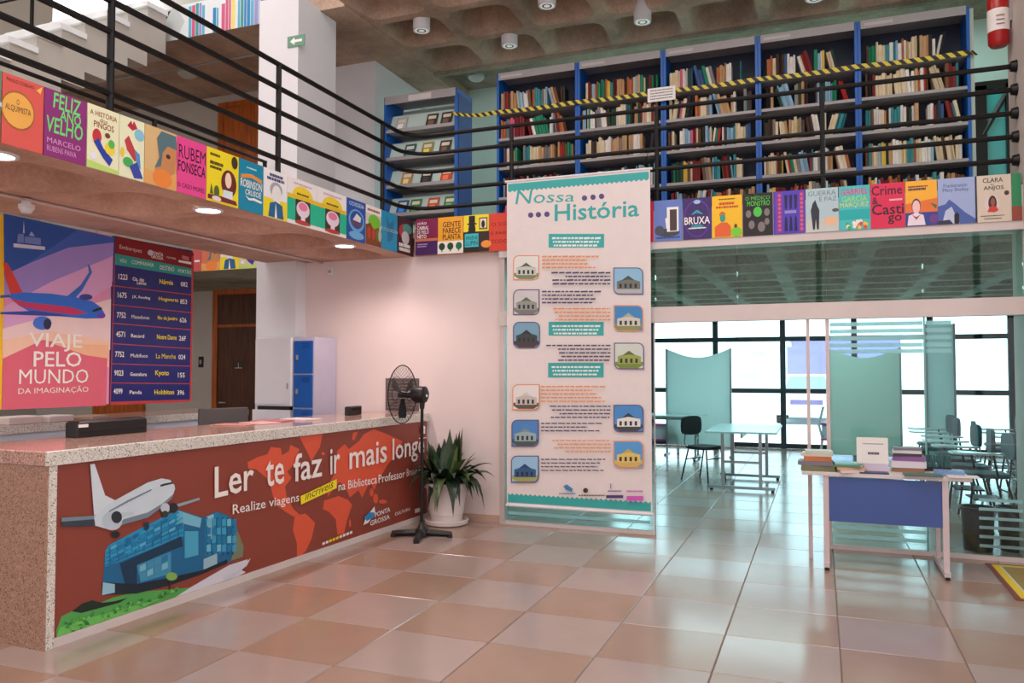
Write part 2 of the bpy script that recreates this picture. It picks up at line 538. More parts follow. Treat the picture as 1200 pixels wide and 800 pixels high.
# upper floor
upl = struct(MB().box(-12, -4.93, 7.5, 12, 5.58, 5.95).build('upper_slab', CONC))
MB().tube([(-11, 8.25, 5.57), (-5.8, 8.25, 5.57)], 0.014, 6).build('conduit', GREYS, upl)
ceil = struct(MB().box(-4.93, 6.3, 7.2, 9.75, 5.91, 5.95).build('ceiling', CONC))
um = coffer_mesh('coffer', 0.875, 0.85, 0.75, 0.73, 0.30, CONC, 0.15)
coffers(ceil, um, [-4.93+0.4375+0.875*k for k in range(0, 13)], [7.2+0.425+0.85*k for k in range(0, 3)], 5.6)
MB().box(-4.93, 6.3, 9.72, 9.80, 5.56, 5.95).build('beam', CONCD, ceil)
MB().box(-4.93, 6.3, 9.80, 12, 5.75, 5.95).build('rear_panel', CONCD, ceil)
# hall roof
struct(MB().box(-12, 6.5, -4, 12, 8.8, 9.0).build('roof', CONC))
struct(MB().box(-12, 6.5, 11.8, 12, 5.95, 8.8).build('wall_upper', GREYW))

# ---- walls
struct(MB().box(-5.5, XG-0.03, 7.28, 7.43, 0, ZS).build('wall_front', PINKW), 'pale pink plastered wall beside the glass front')
struct(MB().box(-3.83, XG-0.03, 7.262, 7.28, 0, 0.07).build('baseboard_front', mat('beige_skirting', S(196, 164, 146), 0.5)), 'beige tile skirting below the pink wall')
struct(MB().box(-12, -6.1, 9.35, 9.5, 0, 5.58).build('wall_left', GREYW), 'pale grey rear wall beyond the reception desk')
struct(MB().box(-12.15, -12, -4, 9.5, 0, 8.8).build('wall_side', GREYW))
struct(MB().box(-6.1, 6.3, 10.9, 11.05, ZF, 5.75).build('wall_back', TEALW), 'pale teal wall behind the book stacks')
struct(MB().box(6.3, 6.5, 7.0, 16.2, 0, 5.95).build('wall_right', GREYW))
struct(MB().box(1.9, 6.3, 7.2, 7.35, 0, ZF).build('wall_right_front', WHITE))
struct(MB().box(-4.15, -4.0, 7.43, 16.2, 0, ZS).build('wall_reading_room', TEALW))
struct(MB().box(1.50, 1.92, 7.02, 7.62, 0, 5.6).build('pillar', mat('pillar_paint', S(206, 198, 192), 0.7, var=0.04)), 'pale plastered pillar at the right end of the railing')
# columns beside the bridge
colm = struct(MB().box(-5.77, -5.25, 7.10, 7.82, 0, 5.6).build('column', WHITE), 'white square column with a green exit sign')
col2 = struct(MB().box(-6.12, -5.43, 9.0, 10.3, ZF, 5.58).build('column', WHITE), 'white column stub between the wooden door and display rack')

# ---- far window wall of the reading room
YW = 16.0
wn = struct(empt('window_1'), 'black framed window wall at the end of the reading room')
def winbar(n, x0, x1, z0, z1, y0=YW, y1=YW+0.08):
    MB().box(x0, x1, y0, y1, z0, z1).build(n, mat('window_frame', S(40, 52, 60), 0.4), wn)
vx = [pY(838, 400, YW).x, pY(917, 400, YW).x]
pitch = vx[1]-vx[0]
xs = [vx[0]+pitch*k for k in range(-2, 7)]
xs = [x for x in xs if -4 < x < 6.3]
for x in xs: winbar('mullion', x-0.05, x+0.05, 0, ZS)
zt = pY(917, 397, YW).z; zm = pY(917, 458, YW).z
for z in (0.05, zm, zt, ZS-0.03): winbar('transom', -4.0, 6.3, z-0.045, z+0.045, YW+0.001, YW+0.079)
ed = [-4.0]+xs+[6.3]
zz = [0.1, zm, zt, ZS-0.06]
for a, b in zip(ed[:-1], ed[1:]):
    for c, d in zip(zz[:-1], zz[1:]):
        MB().box(a+0.05, b-0.05, YW+0.035, YW+0.043, c+0.03, d-0.03).build('pane', GLASSW, wn)

# ---- glass front between hall and reading room
gf = struct(empt('window_2'), 'frameless glass front with pale aluminium rails and frosted strips')
def gbox(n, x0, x1, z0, z1, mm, y0=YG-0.02, y1=YG+0.02):
    return MB().box(x0, x1, y0, y1, z0, z1).build(n, mm, gf)
XD0 = pY(768, 500, YG).x; XM1 = pY(948, 500, YG).x; XM2 = pY(971, 500, YG).x; XM3 = pY(1084, 450, YG).x
gbox('header', -2.93, 1.5, 1.93, 2.07, BEAMP, YG-0.05, YG+0.06)
gbox('post', XG-0.03, XG+0.02, 0, 2.6, ALU, YG-0.03, YG+0.03)
gbox('rail', XG+0.02, XD0, 0, 0.035, BEAMP)
gbox('rail', XM2, 1.5, 0, 0.035, BEAMP)
gbox('edge_strip', XD0-0.012, XD0, 0.035, 1.93, ALU, YG-0.008, YG+0.008)
gbox('mullion', XM1-0.014, XM1+0.014, 0, 1.93, ALU, YG-0.014, YG+0.014)
gbox('mullion', XM2-0.016, XM2+0.016, 0, 1.93, ALU, YG-0.016, YG+0.016)
gbox('edge_strip', XM3-0.006, XM3+0.006, 0.035, 1.93, mat('glass_edge', S(120, 170, 164), 0.2))
gp = YG-0.005
def pane(x0, x1, z0, z1, mm): MB().box(x0, x1, gp, gp+0.01, z0, z1).build('pane', mm, gf)
pane(XG+0.02, (XG+XD0)/2-0.004, 0.035, 1.93, GLASS)
pane((XG+XD0)/2+0.004, XD0-0.012, 0.035, 1.93, GLASS)
pane(XM2+0.016, XM3-0.006, 0.035, 1.93, GLASS)
pane(XM3+0.006, 1.5, 0.035, 1.93, GLASS)
tx = [-2.9, -2.1, pY(768, 320, YG).x, pY(864, 320, YG).x, pY(968, 320, YG).x, pY(1081, 320, YG).x, 1.5]
for a, b in zip(tx[:-1], tx[1:]): pane(a+0.004, b-0.004, 2.07, 2.60, GLASSG)
for yp in (378, 386.5, 395, 403.5, 411):
    z = pY(1100, yp, YG).z
    gbox('frosted_strip', XM2+0.02, XM3-0.01, z-0.017, z+0.017, FROST, YG-0.0062, YG-0.0052)
    gbox('frosted_strip', XM3+0.01, pY(1115, 400, YG).x, z-0.017, z+0.017, FROST, YG-0.0062, YG-0.0052)
for k in range(6):
    z = 0.11+0.072*k
    gbox('frosted_strip', XM2+0.02, XM3-0.01, z-0.015, z+0.015, FROST, YG-0.0062, YG-0.0052)
    gbox('frosted_strip', XG+0.05, XD0-0.05, z-0.015, z+0.015, FROST, YG-0.0062, YG-0.0052)
    gbox('frosted_strip', 1.16, 1.46, z-0.012, z+0.012, FROST, YG-0.0062, YG-0.0052)

# ---- doors on the rear-left wall
def door(name, xa, xb, ztop, z0, label, wd, fr, transom):
    d = struct(empt(name), label)
    y = 9.35
    MB().box(xa-0.09, xa, y-0.06, y, z0, ztop).build('frame', fr, d)
    MB().box(xb, xb+0.09, y-0.06, y, z0, ztop).build('frame', fr, d)
    MB().box(xa, xb, y-0.06, y, ztop-0.07, ztop).build('frame', fr, d)
    if transom:
        MB().box(xa, xb, y-0.05, y, transom+0.04, ztop-0.07).build('overpanel', wd, d)
        MB().box(xa, xb, y-0.055, y, transom, transom+0.04).build('frame', fr, d)
    zt_ = transom or ztop-0.07
    lf = MB().box(xa, xb, y-0.04, y, z0, zt_).build('leaf', wd, d)
    n = 4; hgt = (zt_-z0)/n
    for k in range(n):
        MB().box(xa+0.05, xb-0.05, y-0.046, y-0.04, z0+k*hgt+0.03, z0+(k+1)*hgt-0.02).build('panel', wd, d)
    MB().tube([(xa+0.08, y-0.045, z0+1.02), (xa+0.08, y-0.09, z0+1.02), (xa+0.19, y-0.09, z0+1.02)], 0.012, 6).build('handle', GREYS, d)
    return d
d1 = door('door_1', -8.25, -7.35, 2.67, 0, 'dark brown panelled door behind the reception desk', WOODD, WOODO, 2.12)
a1 = Art(1, 1, lambda x, z: (x, z), y=9.35-0.047)
a1.rect(-7.95, 1.50, -7.78, 1.62, (60, 44, 34)); a1.rect(-7.93, 1.52, -7.80, 1.53, (214, 206, 196)); a1.rect(-7.87, 1.53, -7.86, 1.60, (214, 206, 196))
a1.build(d1, 'door_sign')
door('door_2', -8.2, -7.35, 5.45, ZF, 'orange brown wooden door on the gallery beside the column', WOODO, WOODO, None)
door('door_3', -6.9, -6.2, 5.5, ZF, 'orange brown wooden door between the two white columns', WOODO, WOODO, None)
door('door_4', -10.6, -9.75, 2.6, 0, 'brown door under the hanging airplane poster', WOODO, WOODO, None)
# ---- small window right of the book stacks
w3 = struct(empt('window_3'), 'narrow dark framed window beside the book stacks')
wy = 10.86
for (a, b, c, d) in ((1.76, 1.90, 2.95, 4.9), (2.1, 2.22, 2.95, 4.9), (1.76, 2.22, 4.85, 4.95)):
    MB().box(a, b, wy-0.06, wy+0.03, c, d).build('frame', BLACK, w3)
MB().box(1.9, 2.1, wy-0.01, wy, 2.95, 4.85).build('pane', mat('teal_pane', S(60, 176, 176), 0.2), w3)
MB().tube([(1.85, wy-0.03, 4.3), (2.2, wy-0.03, 4.95)], 0.035, 6).build('brace', BLACK, w3)

# ---- glazed entrance behind the camera, out of view
ent = struct(empt('window_4'), 'tall glazed entrance front of the hall')
for x in (-11.9, -9, -6, -3, 0, 3, 6.4): MB().box(x-0.06, x+0.06, -4.0, -3.9, 0, 8.8).build('mullion', BLACK, ent)
GLASSB = glass('warm_tint_glass', (0.66, 0.60, 0.59, 1), 0.3)  # tint put in to warm the daylight through these unseen panes
ex_ = (-11.9, -9, -6, -3, 0, 3, 6.4)
for a, b in zip(ex_[:-1], ex_[1:]):
    for c, d in ((0.02, 2.54), (2.66, 5.54), (5.66, 8.78)):
        MB().box(a+0.06, b-0.06, -3.955, -3.945, c, d).build('pane', GLASSB, ent)
for x in (6.4,):
    for y in (-3.9, -0.2, 3.4, 7.0): MB().box(x, x+0.1, y-0.06, y+0.06, 0, 8.8).build('mullion', BLACK, ent)
for a, b in ((-3.84, -0.26), (-0.14, 3.34), (3.46, 6.94)):
    for c, d in ((0.02, 2.54), (2.66, 5.54), (5.66, 8.78)): MB().box(6.445, 6.455, a, b, c, d).build('pane', GLASSB, ent)
for z in (2.6, 5.6): MB().box(-12, 6.5, -3.99, -3.91, z-0.06, z+0.06).build('transom', BLACK, ent)

# ---- outside
gr = struct(MB().box(-60, 60, 16.2, 90, -0.25, -0.13).build('ground', mat('pavement', S(206, 204, 204), 0.9, var=0.05, scale=0.6)))
lv = struct(MB().box(pY(866, 433, 38).x, pY(1056, 433, 38).x, 38, 38.4, -0.13, 2.95).build('wall_street', mat('lavender_render', S(132, 118, 196), 0.8, var=0.05, scale=0.7)), 'lavender painted street wall behind the parked car')
MB().box(pY(866, 433, 38).x-0.1, pY(1056, 433, 38).x+0.1, 37.9, 38.45, 2.95, 3.05).build('coping', WHITE, lv)

# ================================================================== RAILINGS
def railing(label, path_fn, posts, name='railing', zs=(3.93, 3.74, 3.55, 3.36, 3.17), r=0.021):
    t = thing(name, label, 'railing', (posts[0][0], posts[0][1], ZF))
    ox, oy = posts[0]
    for z in zs:
        MB().tube([(x-ox, y-oy, z-ZF) for x, y in path_fn], r, 8).build('rail', BLACK, t, True)
    for x, y in posts:
        MB().tube([(x-ox, y-oy, 0), (x-ox, y-oy, zs[0]-ZF)], 0.022, 8).build('post', BLACK, t, True)
    return t
rx, ry, rc = -3.99, 7.31, 0.28
path = [(rx, -2.4), (rx, ry-rc)]+[(rx+rc-rc*math.cos(a), ry-rc+rc*math.sin(a)) for a in [PI/2*k/6 for k in range(1, 6)]]+[(rx+rc, ry), (1.48, ry)]
rl = railing('long black five-bar railing rounding the mezzanine edge above the posters', path,
             [(rx, 3.55), (rx, 1.94), (rx, 0.3), (rx, 5.15), (rx, 6.76), (-2.84, ry), (-1.39, ry), (0.046, ry)])
for z in (3.93, 3.74, 3.55, 3.36, 3.17):
    MB().tube([(1.455-rx, ry-3.55, z-ZF), (1.498-rx, ry-3.55, z-ZF)], [0.04, 0.05], 10).build('flange', BLACK, rl, True)
railing('black railing along the far edge of the bridge, behind the posters', [(-5.58, 0.5), (-5.58, 7.0)],
        [(-5.58, 0.6), (-5.58, 2.3), (-5.58, 3.9), (-5.58, 5.45), (-5.58, 6.98)], zs=(3.75, 3.3), r=0.018)

# ================================================================== STAIR at the upper left
st = struct(empt('staircase'), 'grey staircase with white stone treads climbing to the upper floor')
sx0, sx1 = -8.6, -7.4
ys0, zs0, tr, ri = 5.40, 4.60, 0.283, 0.183
prof_t = []; N = 9
for k in range(-3, 7):
    y = ys0+tr*k; z = zs0+ri*k
    MB().box(sx0, sx1, y-0.0, y+tr+0.002, z-0.42, z+ri-0.07).build('riser', GREYW, st)
    MB().box(sx0, sx1+0.03, y-0.04, y+tr, z+ri-0.07, z+ri-0.01).build('tread', mat('white_stone', S(232, 238, 240), 0.4, var=0.04), st)
srl = thing('stair_railing', 'black handrail climbing the staircase at the upper left', 'railing', (-7.5, 4.6, 4.3))
for dz in (1.0, 0.75, 0.5, 0.28):
    MB().tube([(0, -0.3, dz-0.15), (0, 2.6, dz+1.75), (0, 2.9, dz+1.75)], 0.02, 6).build('rail', BLACK, srl)
for k in range(0, 3):
    y = 0.1+1.0*k
    MB().tube([(0, y, -0.05+0.647*y), (0, y, 1.0+0.647*y+0.05)], 0.02, 6).build('post', BLACK, srl)

# ================================================================== POSTERS along the mezzanine edge
def poster(pl, px0, px1, base, label, draw, ztop=3.04, zbot=2.668):
    if pl == 'left':
        y0 = pX(px0, 200, XL+0.012).y; y1 = pX(px1, 200, XL+0.012).y
        loc = (XL+0.012, y0, zbot); rz = PI/2; W = y1-y0
    elif pl == 'back':
        a = pY(px0, 250, 7.19); b = pY(px1, 250, 7.19); loc = (a.x, 7.19, zbot); rz = 0; W = b.x-a.x
    else:
        a = pY(px0, 305, 7.41); b = pY(px1, 305, 7.41); loc = (a.x, 7.41, zbot); rz = 0; W = b.x-a.x
    H = ztop-zbot
    t = thing('book_cover_poster', label, 'poster', loc, rz, 'book cover posters on the mezzanine edge')
    MB().box(0.003, W-0.003, 0, 0.008, 0, H).build('board', flat(base), t)
    a = Art(W, H, y=0)
    draw(a)
    a.build(t, 'cover_picture', 'cover_title')
    return t
K = (20, 18, 20); WH = (245, 243, 238)
def p_alq(a):
    a.ell(0.38, 0.52, 0.40, 0.28, (176, 96, 40)); a.ell(0.38, 0.52, 0.37, 0.25, (240, 176, 78))
    a.text('O', (0.34, 0.6), (0.40, 0.68), (70, 40, 24)); a.text('ALQUIMISTA', (0.08, 0.48), (0.68, 0.58), (70, 40, 24), 0.01)
    a.text('PAULO COELHO', (0.1, 0.9), (0.75, 0.95), (110, 30, 30)); a.poly([(0.8, 0.9), (0.95, 0.98), (0.9, 0.86)], (250, 200, 90))
def p_fel(a):
    g = (110, 226, 120)
    a.text('FELIZ', (0.2, 0.74), (0.85, 0.97), g, 0.03, 0.1); a.text('ANO', (0.35, 0.58), (0.85, 0.74), g, 0.03, 0.1); a.text('VELHO', (0.06, 0.36), (0.9, 0.6), g, 0.03, 0.1)
    a.text('MARCELO', (0.08, 0.2), (0.85, 0.28), (226, 160, 210)); a.text('RUBENS PAIVA', (0.08, 0.08), (0.75, 0.16), (226, 160, 210))
def p_hist(a):
    r = (150, 50, 40)
    a.text('A HISTÓRIA', (0.08, 0.84), (0.92, 0.94), r, 0.02); a.text('dos', (0.38, 0.76), (0.62, 0.83), r); a.text('PINGOS', (0.2, 0.66), (0.82, 0.76), r, 0.02)
    a.ell(0.3, 0.52, 0.14, 0.12, (204, 44, 60)); a.poly([(0.2, 0.42), (0.5, 0.2), (0.7, 0.1), (0.8, 0.22), (0.5, 0.36), (0.35, 0.5)], (40, 60, 170))
    a.ell(0.7, 0.38, 0.16, 0.1, (246, 220, 60)); a.ell(0.75, 0.46, 0.1, 0.07, (90, 190, 80)); a.ell(0.2, 0.2, 0.1, 0.06, (240, 240, 250))
    a.poly([(0, 0), (1, 0), (1, 0.06), (0, 0.12)], (196, 226, 120)); a.ell(0.62, 0.58, 0.08, 0.04, (120, 60, 40))
def p_hist2(a):
    a.poly([(0.3, 0.86), (0.45, 0.96), (0.5, 0.9), (0.56, 0.97), (0.7, 0.86), (0.5, 0.8)], (190, 40, 60)); a.ell(0.78, 0.76, 0.2, 0.1, (140, 200, 226))
    a.poly([(0.2, 0.6), (0.36, 0.7), (0.6, 0.5), (0.76, 0.34), (0.6, 0.3), (0.3, 0.46)], (196, 60, 66)); a.poly([(0.6, 0.5), (0.8, 0.44), (0.85, 0.2), (0.7, 0.24)], (80, 150, 210))
    a.ell(0.35, 0.26, 0.2, 0.08, (70, 180, 90)); a.poly([(0.4, 0.2), (0.7, 0.3), (0.95, 0.05), (0.6, 0.02)], (60, 70, 170)); a.ell(0.12, 0.4, 0.08, 0.08, (246, 210, 60))
def p_boy(a):
    a.poly([(0, 0), (1, 0), (1, 0.3), (0.6, 0.2), (0, 0.25)], (230, 170, 100)); a.poly([(0.28, 0.2), (0.42, 0.5), (0.36, 0.8), (0.5, 0.96), (0.9, 0.94), (1, 0.8), (0.95, 0.3), (0.7, 0.2)], (206, 140, 90))
    a.poly([(0.3, 0.3), (0.45, 0.5), (0.36, 0.82), (0.5, 0.97), (0.96, 0.96), (1, 0.72), (0.7, 0.74), (0.55, 0.6), (0.5, 0.36)], (88, 118, 128)); a.ell(0.55, 0.15, 0.3, 0.16, (240, 140, 60)); a.ell(0.72, 0.56, 0.07, 0.04, (70, 50, 40))
def p_rub(a):
    a.text('RUBEM', (0.06, 0.62), (0.96, 0.86), (34, 12, 40), 0.03); a.text('FONSECA', (0.04, 0.38), (0.96, 0.58), (34, 12, 40), 0.03); a.text('O CASO MOREL', (0.03, 0.1), (0.95, 0.18), (60, 14, 60), 0.02)
def p_yel(a):
    a.dashes(0.1, 0.86, 0.4, 0.05, (80, 60, 20), 1); a.dashes(0.1, 0.7, 0.5, 0.06, (60, 40, 30), 2); a.dashes(0.1, 0.62, 0.45, 0.05, (60, 40, 30), 3)
    a.ell(0.68, 0.42, 0.24, 0.26, (110, 40, 30)); a.ell(0.66, 0.48, 0.1, 0.15, (246, 222, 196)); a.rect(0.5, 0.12, 0.8, 0.28, (220, 236, 240)); a.ell(0.85, 0.86, 0.1, 0.12, (70, 50, 30))
    a.poly([(0.04, 0.04), (0.04, 0.12), (0.4, 0.14), (0.9, 0.12), (0.95, 0.04)], (120, 40, 50)); a.poly([(0.1, 0.14), (0.14, 0.34), (0.2, 0.14)], (90, 110, 40)); a.ell(0.3, 0.2, 0.08, 0.12, (90, 110, 50)); a.ell(0.3, 0.07, 0.14, 0.05, (240, 220, 220))
def p_rob(a):
    a.dashes(0.3, 0.85, 0.7, 0.03, (200, 230, 240), 4); a.poly([(0.08, 0.7), (0.5, 0.76), (0.92, 0.7), (0.92, 0.62), (0.5, 0.68), (0.08, 0.62)], (230, 150, 70))
    a.text('ROBINSON', (0.06, 0.46), (0.94, 0.62), WH, 0.02, 0.1); a.text('CRUSOÉ', (0.25, 0.32), (0.9, 0.46), WH, 0.02, 0.1)
    a.poly([(0.25, 0.3), (0.4, 0.22), (0.6, 0.24), (0.9, 0.22), (0.95, 0.26), (0.6, 0.29), (0.42, 0.26)], WH)
def p_man(a):
    a.rect(0, 0, 1, 0.4, (244, 222, 40)); a.dashes(0.24, 0.86, 0.8, 0.06, (40, 50, 110), 82); a.dashes(0.14, 0.78, 0.86, 0.06, (40, 50, 110), 83)
    a.ell(0.52, 0.6, 0.26, 0.16, (170, 174, 180)); a.ell(0.54, 0.5, 0.2, 0.2, (240, 238, 236)); a.poly([(0.2, 0.02), (0.26, 0.3), (0.5, 0.36), (0.78, 0.3), (0.84, 0.02)], (30, 100, 150)); a.poly([(0.46, 0.02), (0.5, 0.34), (0.56, 0.02)], WH)
def p_cup(a):
    a.rect(0, 0.08, 0.26, 0.56, (30, 190, 150)); a.rect(0.76, 0.08, 1, 0.56, (30, 190, 150)); a.rect(0, 0.55, 1, 0.64, (236, 196, 40)); a.rect(0.26, 0.04, 0.76, 0.56, (60, 60, 40))
    a.ell(0.5, 0.64, 0.34, 0.22, (246, 214, 50), 16, 1, 0, PI); a.dashes(0.3, 0.66, 0.7, 0.04, (50, 44, 20), 6); a.dashes(0.2, 0.88, 0.8, 0.03, (210, 160, 190), 7)
    a.ell(0.51, 0.36, 0.22, 0.18, (238, 220, 236)); a.ell(0.51, 0.42, 0.15, 0.09, (236, 130, 170)); a.rect(0.44, 0.1, 0.58, 0.22, (238, 220, 236)); a.ell(0.5, 0.07, 0.24, 0.05, (190, 60, 60))
def p_ody(a):
    a.text('ODISSEIA', (0.1, 0.84), (0.9, 0.94), (200, 220, 246), 0.02); a.ell(0.5, 0.5, 0.42, 0.28, (110, 170, 226)); a.ell(0.5, 0.52, 0.34, 0.22, (36, 84, 170)); a.poly([(0.3, 0.5), (0.5, 0.68), (0.74, 0.6), (0.7, 0.48)], (230, 226, 220)); a.poly([(0.2, 0.46), (0.8, 0.44), (0.7, 0.38), (0.3, 0.38)], (120, 70, 60)); a.ell(0.5, 0.14, 0.4, 0.1, (110, 180, 230))
def p_peo(a):
    a.rect(0, 0.8, 1, 1, WH); a.dashes(0.1, 0.86, 0.9, 0.06, (150, 60, 60), 8); a.ell(0.55, 0.6, 0.4, 0.2, (120, 200, 60)); a.poly([(0, 0), (0, 0.5), (0.3, 0.56), (0.5, 0.4), (0.8, 0.5), (1, 0.4), (1, 0)], (130, 70, 40))
    for x, c in ((0.2, (190, 70, 50)), (0.5, (206, 60, 50)), (0.75, (80, 130, 60)), (0.9, (200, 190, 170))): a.ell(x, 0.3, 0.1, 0.16, c)
def p_cyan(a):
    a.poly([(0.3, 0.9), (0.5, 0.7), (0.8, 0.85), (0.7, 0.3), (0.4, 0.2)], (30, 120, 170)); a.rect(0, 0.5, 1, 0.56, (170, 220, 240)); a.dashes(0.05, 0.51, 0.95, 0.04, (40, 80, 120), 9)
def p_drk(a):
    a.ell(0.4, 0.62, 0.3, 0.2, (176, 60, 70)); a.ell(0.62, 0.72, 0.3, 0.14, (80, 150, 140)); a.ell(0.5, 0.46, 0.24, 0.18, (200, 200, 204)); a.dashes(0.1, 0.2, 0.8, 0.09, WH, 86); a.dashes(0.1, 0.08, 0.8, 0.09, WH, 87)
lefts = [(-52, 0, (90, 140, 110), 'green poster crossed by a pale line, left of the red medallion poster', p_cyan),
 (0, 50, (222, 88, 80), 'red poster with a yellow oval medallion above the hanging poster', p_alq),
 (50, 101, (142, 34, 120), 'purple poster with green hand-lettered title', p_fel),
 (101, 139, (240, 240, 200), 'cream poster with brown title over colourful cartoon shapes', p_hist),
 (139, 169, (238, 240, 204), 'cream poster with blue and red cartoon figures and no title', p_hist2),
 (169, 207, (222, 186, 130), 'tan poster with a painted head bowed over an orange shape', p_boy),
 (207, 242, (236, 74, 150), 'pink poster with heavy dark lettering', p_rub),
 (242, 280, (246, 226, 36), 'yellow poster with a long-haired woman in brown', p_yel),
 (280, 309, (18, 140, 176), 'teal poster with white swash lettering under an orange ribbon', p_rob),
 (309, 337, (244, 242, 244), 'white and yellow poster with a grey-haired figure in blue', p_man),
 (337, 372, (244, 240, 240), 'green and yellow poster with a white goblet, left of the pair', p_cup),
 (372, 406.5, (244, 240, 240), 'green and yellow poster with a white goblet, right of the pair', p_cup),
 (407, 429, (36, 84, 170), 'blue poster with a sailing ship in a round frame', p_ody),
 (429, 447, (220, 216, 206), 'white topped poster with a crowd under a green tree', p_peo),
 (447, 466, (32, 150, 196), 'bright cyan poster crossed by one pale line', p_cyan),
 (466, 484.5, (70, 30, 44), 'dark red poster in the corner with pale lettering', p_drk)]
for a in lefts: poster('left', *a)
def q_joao(a):
    a.rect(0, 0, 1, 0.38, (70, 26, 92)); a.rect(0, 0.38, 1, 0.45, (206, 120, 80))
    for k, t in enumerate(('JOÃO', 'CABRAL', 'DE MELO', 'NETO')): a.text(t, (0.08, 0.82-0.12*k), (0.5+0.1*(k in (1, 2)), 0.92-0.12*k), WH, 0.03)
    a.dashes(0.1, 0.28, 0.55, 0.03, (190, 160, 200), 11); a.dashes(0.1, 0.22, 0.5, 0.03, (190, 160, 200), 12)
def q_gente(a):
    for k, t in enumerate(('GENTE', 'PARECE', 'PLANTA')): a.text(t, (0.2, 0.72-0.17*k), (0.9, 0.87-0.17*k), (60, 34, 20), 0.02)
    a.rect(0, 0, 1, 0.34, (236, 234, 226))
    for x, c in ((0.17, (30, 60, 50)), (0.5, (30, 70, 40)), (0.83, (20, 110, 60))): a.ell(x, 0.2, 0.12, 0.1, c); a.rect(x-0.02, 0.06, x+0.02, 0.16, c)
def q_hat(a):
    a.rect(0, 0, 1, 0.55, (50, 34, 30)); a.ell(0.34, 0.62, 0.14, 0.18, K); a.rect(0.16, 0.74, 0.52, 0.78, K); a.rect(0.22, 0.78, 0.46, 0.98, K); a.poly([(0, 0), (0, 0.5), (0.34, 0.62), (0.6, 0.5), (0.62, 0)], K)
    a.rect(0.06, 0.14, 0.6, 0.5, (60, 190, 200)); a.text('ARSÈNE', (0.1, 0.34), (0.56, 0.46), (16, 80, 90), 0.02); a.text('LUPIN', (0.1, 0.18), (0.56, 0.31), (16, 80, 90), 0.02)
    a.rect(0.62, 0.6, 0.94, 0.92, (130, 110, 60)); a.rect(0.66, 0.64, 0.9, 0.88, (240, 230, 200)); a.ell(0.78, 0.74, 0.07, 0.1, K); a.ell(0.9, 0.2, 0.2, 0.1, (240, 150, 60))
def q_sol(a):
    for k, t in enumerate(('O SOL', 'É PARA', 'TODOS')): a.text(t, (0.1, 0.66-0.23*k), (0.96, 0.76-0.23*k), (120, 26, 30), 0.0)
def q_red(a): a.rect(0.2, 0.3, 0.8, 0.36, WH)
def q_frank(a):
    a.ell(0.5, 0.2, 0.4, 0.1, (60, 66, 80)); a.ell(0.2, 0.26, 0.16, 0.12, (70, 76, 90)); a.rect(0.46, 0.22, 0.86, 0.82, WH); a.rect(0.56, 0.24, 0.8, 0.76, (70, 54, 54)); a.poly([(0.44, 0.3), (0.4, 0.54), (0.5, 0.6), (0.56, 0.3)], WH); a.dashes(0.1, 0.06, 0.9, 0.04, (50, 60, 120), 13)
def q_bruxa(a):
    a.ell(0.5, 0.5, 0.46, 0.46, (84, 52, 150)); a.ell(0.5, 0.5, 0.42, 0.42, (58, 30, 106)); a.ell(0.5, 0.9, 0.12, 0.05, (150, 200, 230))
    a.text('A', (0.3, 0.6), (0.7, 0.7), (40, 180, 190), 0.03); a.text('BRUXA', (0.06, 0.36), (0.94, 0.54), WH, 0.03); a.ell(0.5, 0.3, 0.22, 0.05, (40, 150, 170)); a.dashes(0.2, 0.25, 0.8, 0.03, WH, 14)
def q_yel2(a):
    a.dashes(0.14, 0.7, 0.86, 0.05, (190, 70, 30), 84); a.dashes(0.24, 0.78, 0.74, 0.06, (200, 60, 30), 85); a.dashes(0.24, 0.9, 0.76, 0.03, (110, 80, 20), 15)
    a.ell(0.35, 0.55, 0.1, 0.07, (200, 110, 50)); a.ell(0.36, 0.46, 0.09, 0.09, (40, 160, 140)); a.poly([(0.1, 0.02), (0.1, 0.26), (0.3, 0.36), (0.5, 0.36), (0.62, 0.26), (0.62, 0.02)], (230, 100, 40)); a.ell(0.8, 0.12, 0.18, 0.12, (120, 210, 50)); a.ell(0.78, 0.26, 0.05, 0.05, (120, 40, 30))
def q_med(a):
    a.text('O MÉDICO', (0.1, 0.84), (0.9, 0.95), (90, 200, 70), 0.01); a.text('MONSTRO', (0.16, 0.7), (0.9, 0.82), (90, 220, 70), 0.03); a.ell(0.5, 0.56, 0.14, 0.12, (80, 200, 70))
    for x, z, r in ((0.2, 0.52, 0.09), (0.8, 0.54, 0.09), (0.3, 0.26, 0.1), (0.62, 0.2, 0.12), (0.8, 0.32, 0.08)): a.ell(x, z, r, r, (130, 120, 120))
def q_pur(a):
    a.rect(0.08, 0.02, 0.3, 0.98, (120, 60, 170)); a.rect(0.8, 0.02, 0.96, 0.98, (120, 60, 170))
    for k in range(9):
        a.ell(0.2, 0.1+0.1*k, 0.05, 0.04, (230, 90, 110), 8, 0 if k else 1); 
        a.ell(0.88, 0.1+0.1*k, 0.05, 0.04, (230, 90, 110), 8, 0)
    for x in (0.4, 0.55, 0.7):
        a.poly([(x-0.05, 0.9), (x+0.05, 0.9), (x+0.03, 0.6), (x, 0.55), (x-0.03, 0.6)], (26, 16, 80)); a.poly([(x-0.05, 0.06), (x+0.05, 0.06), (x+0.03, 0.36), (x, 0.42), (x-0.03, 0.36)], (26, 16, 80))
    a.rect(0.36, 0.47, 0.72, 0.54, (150, 140, 210))
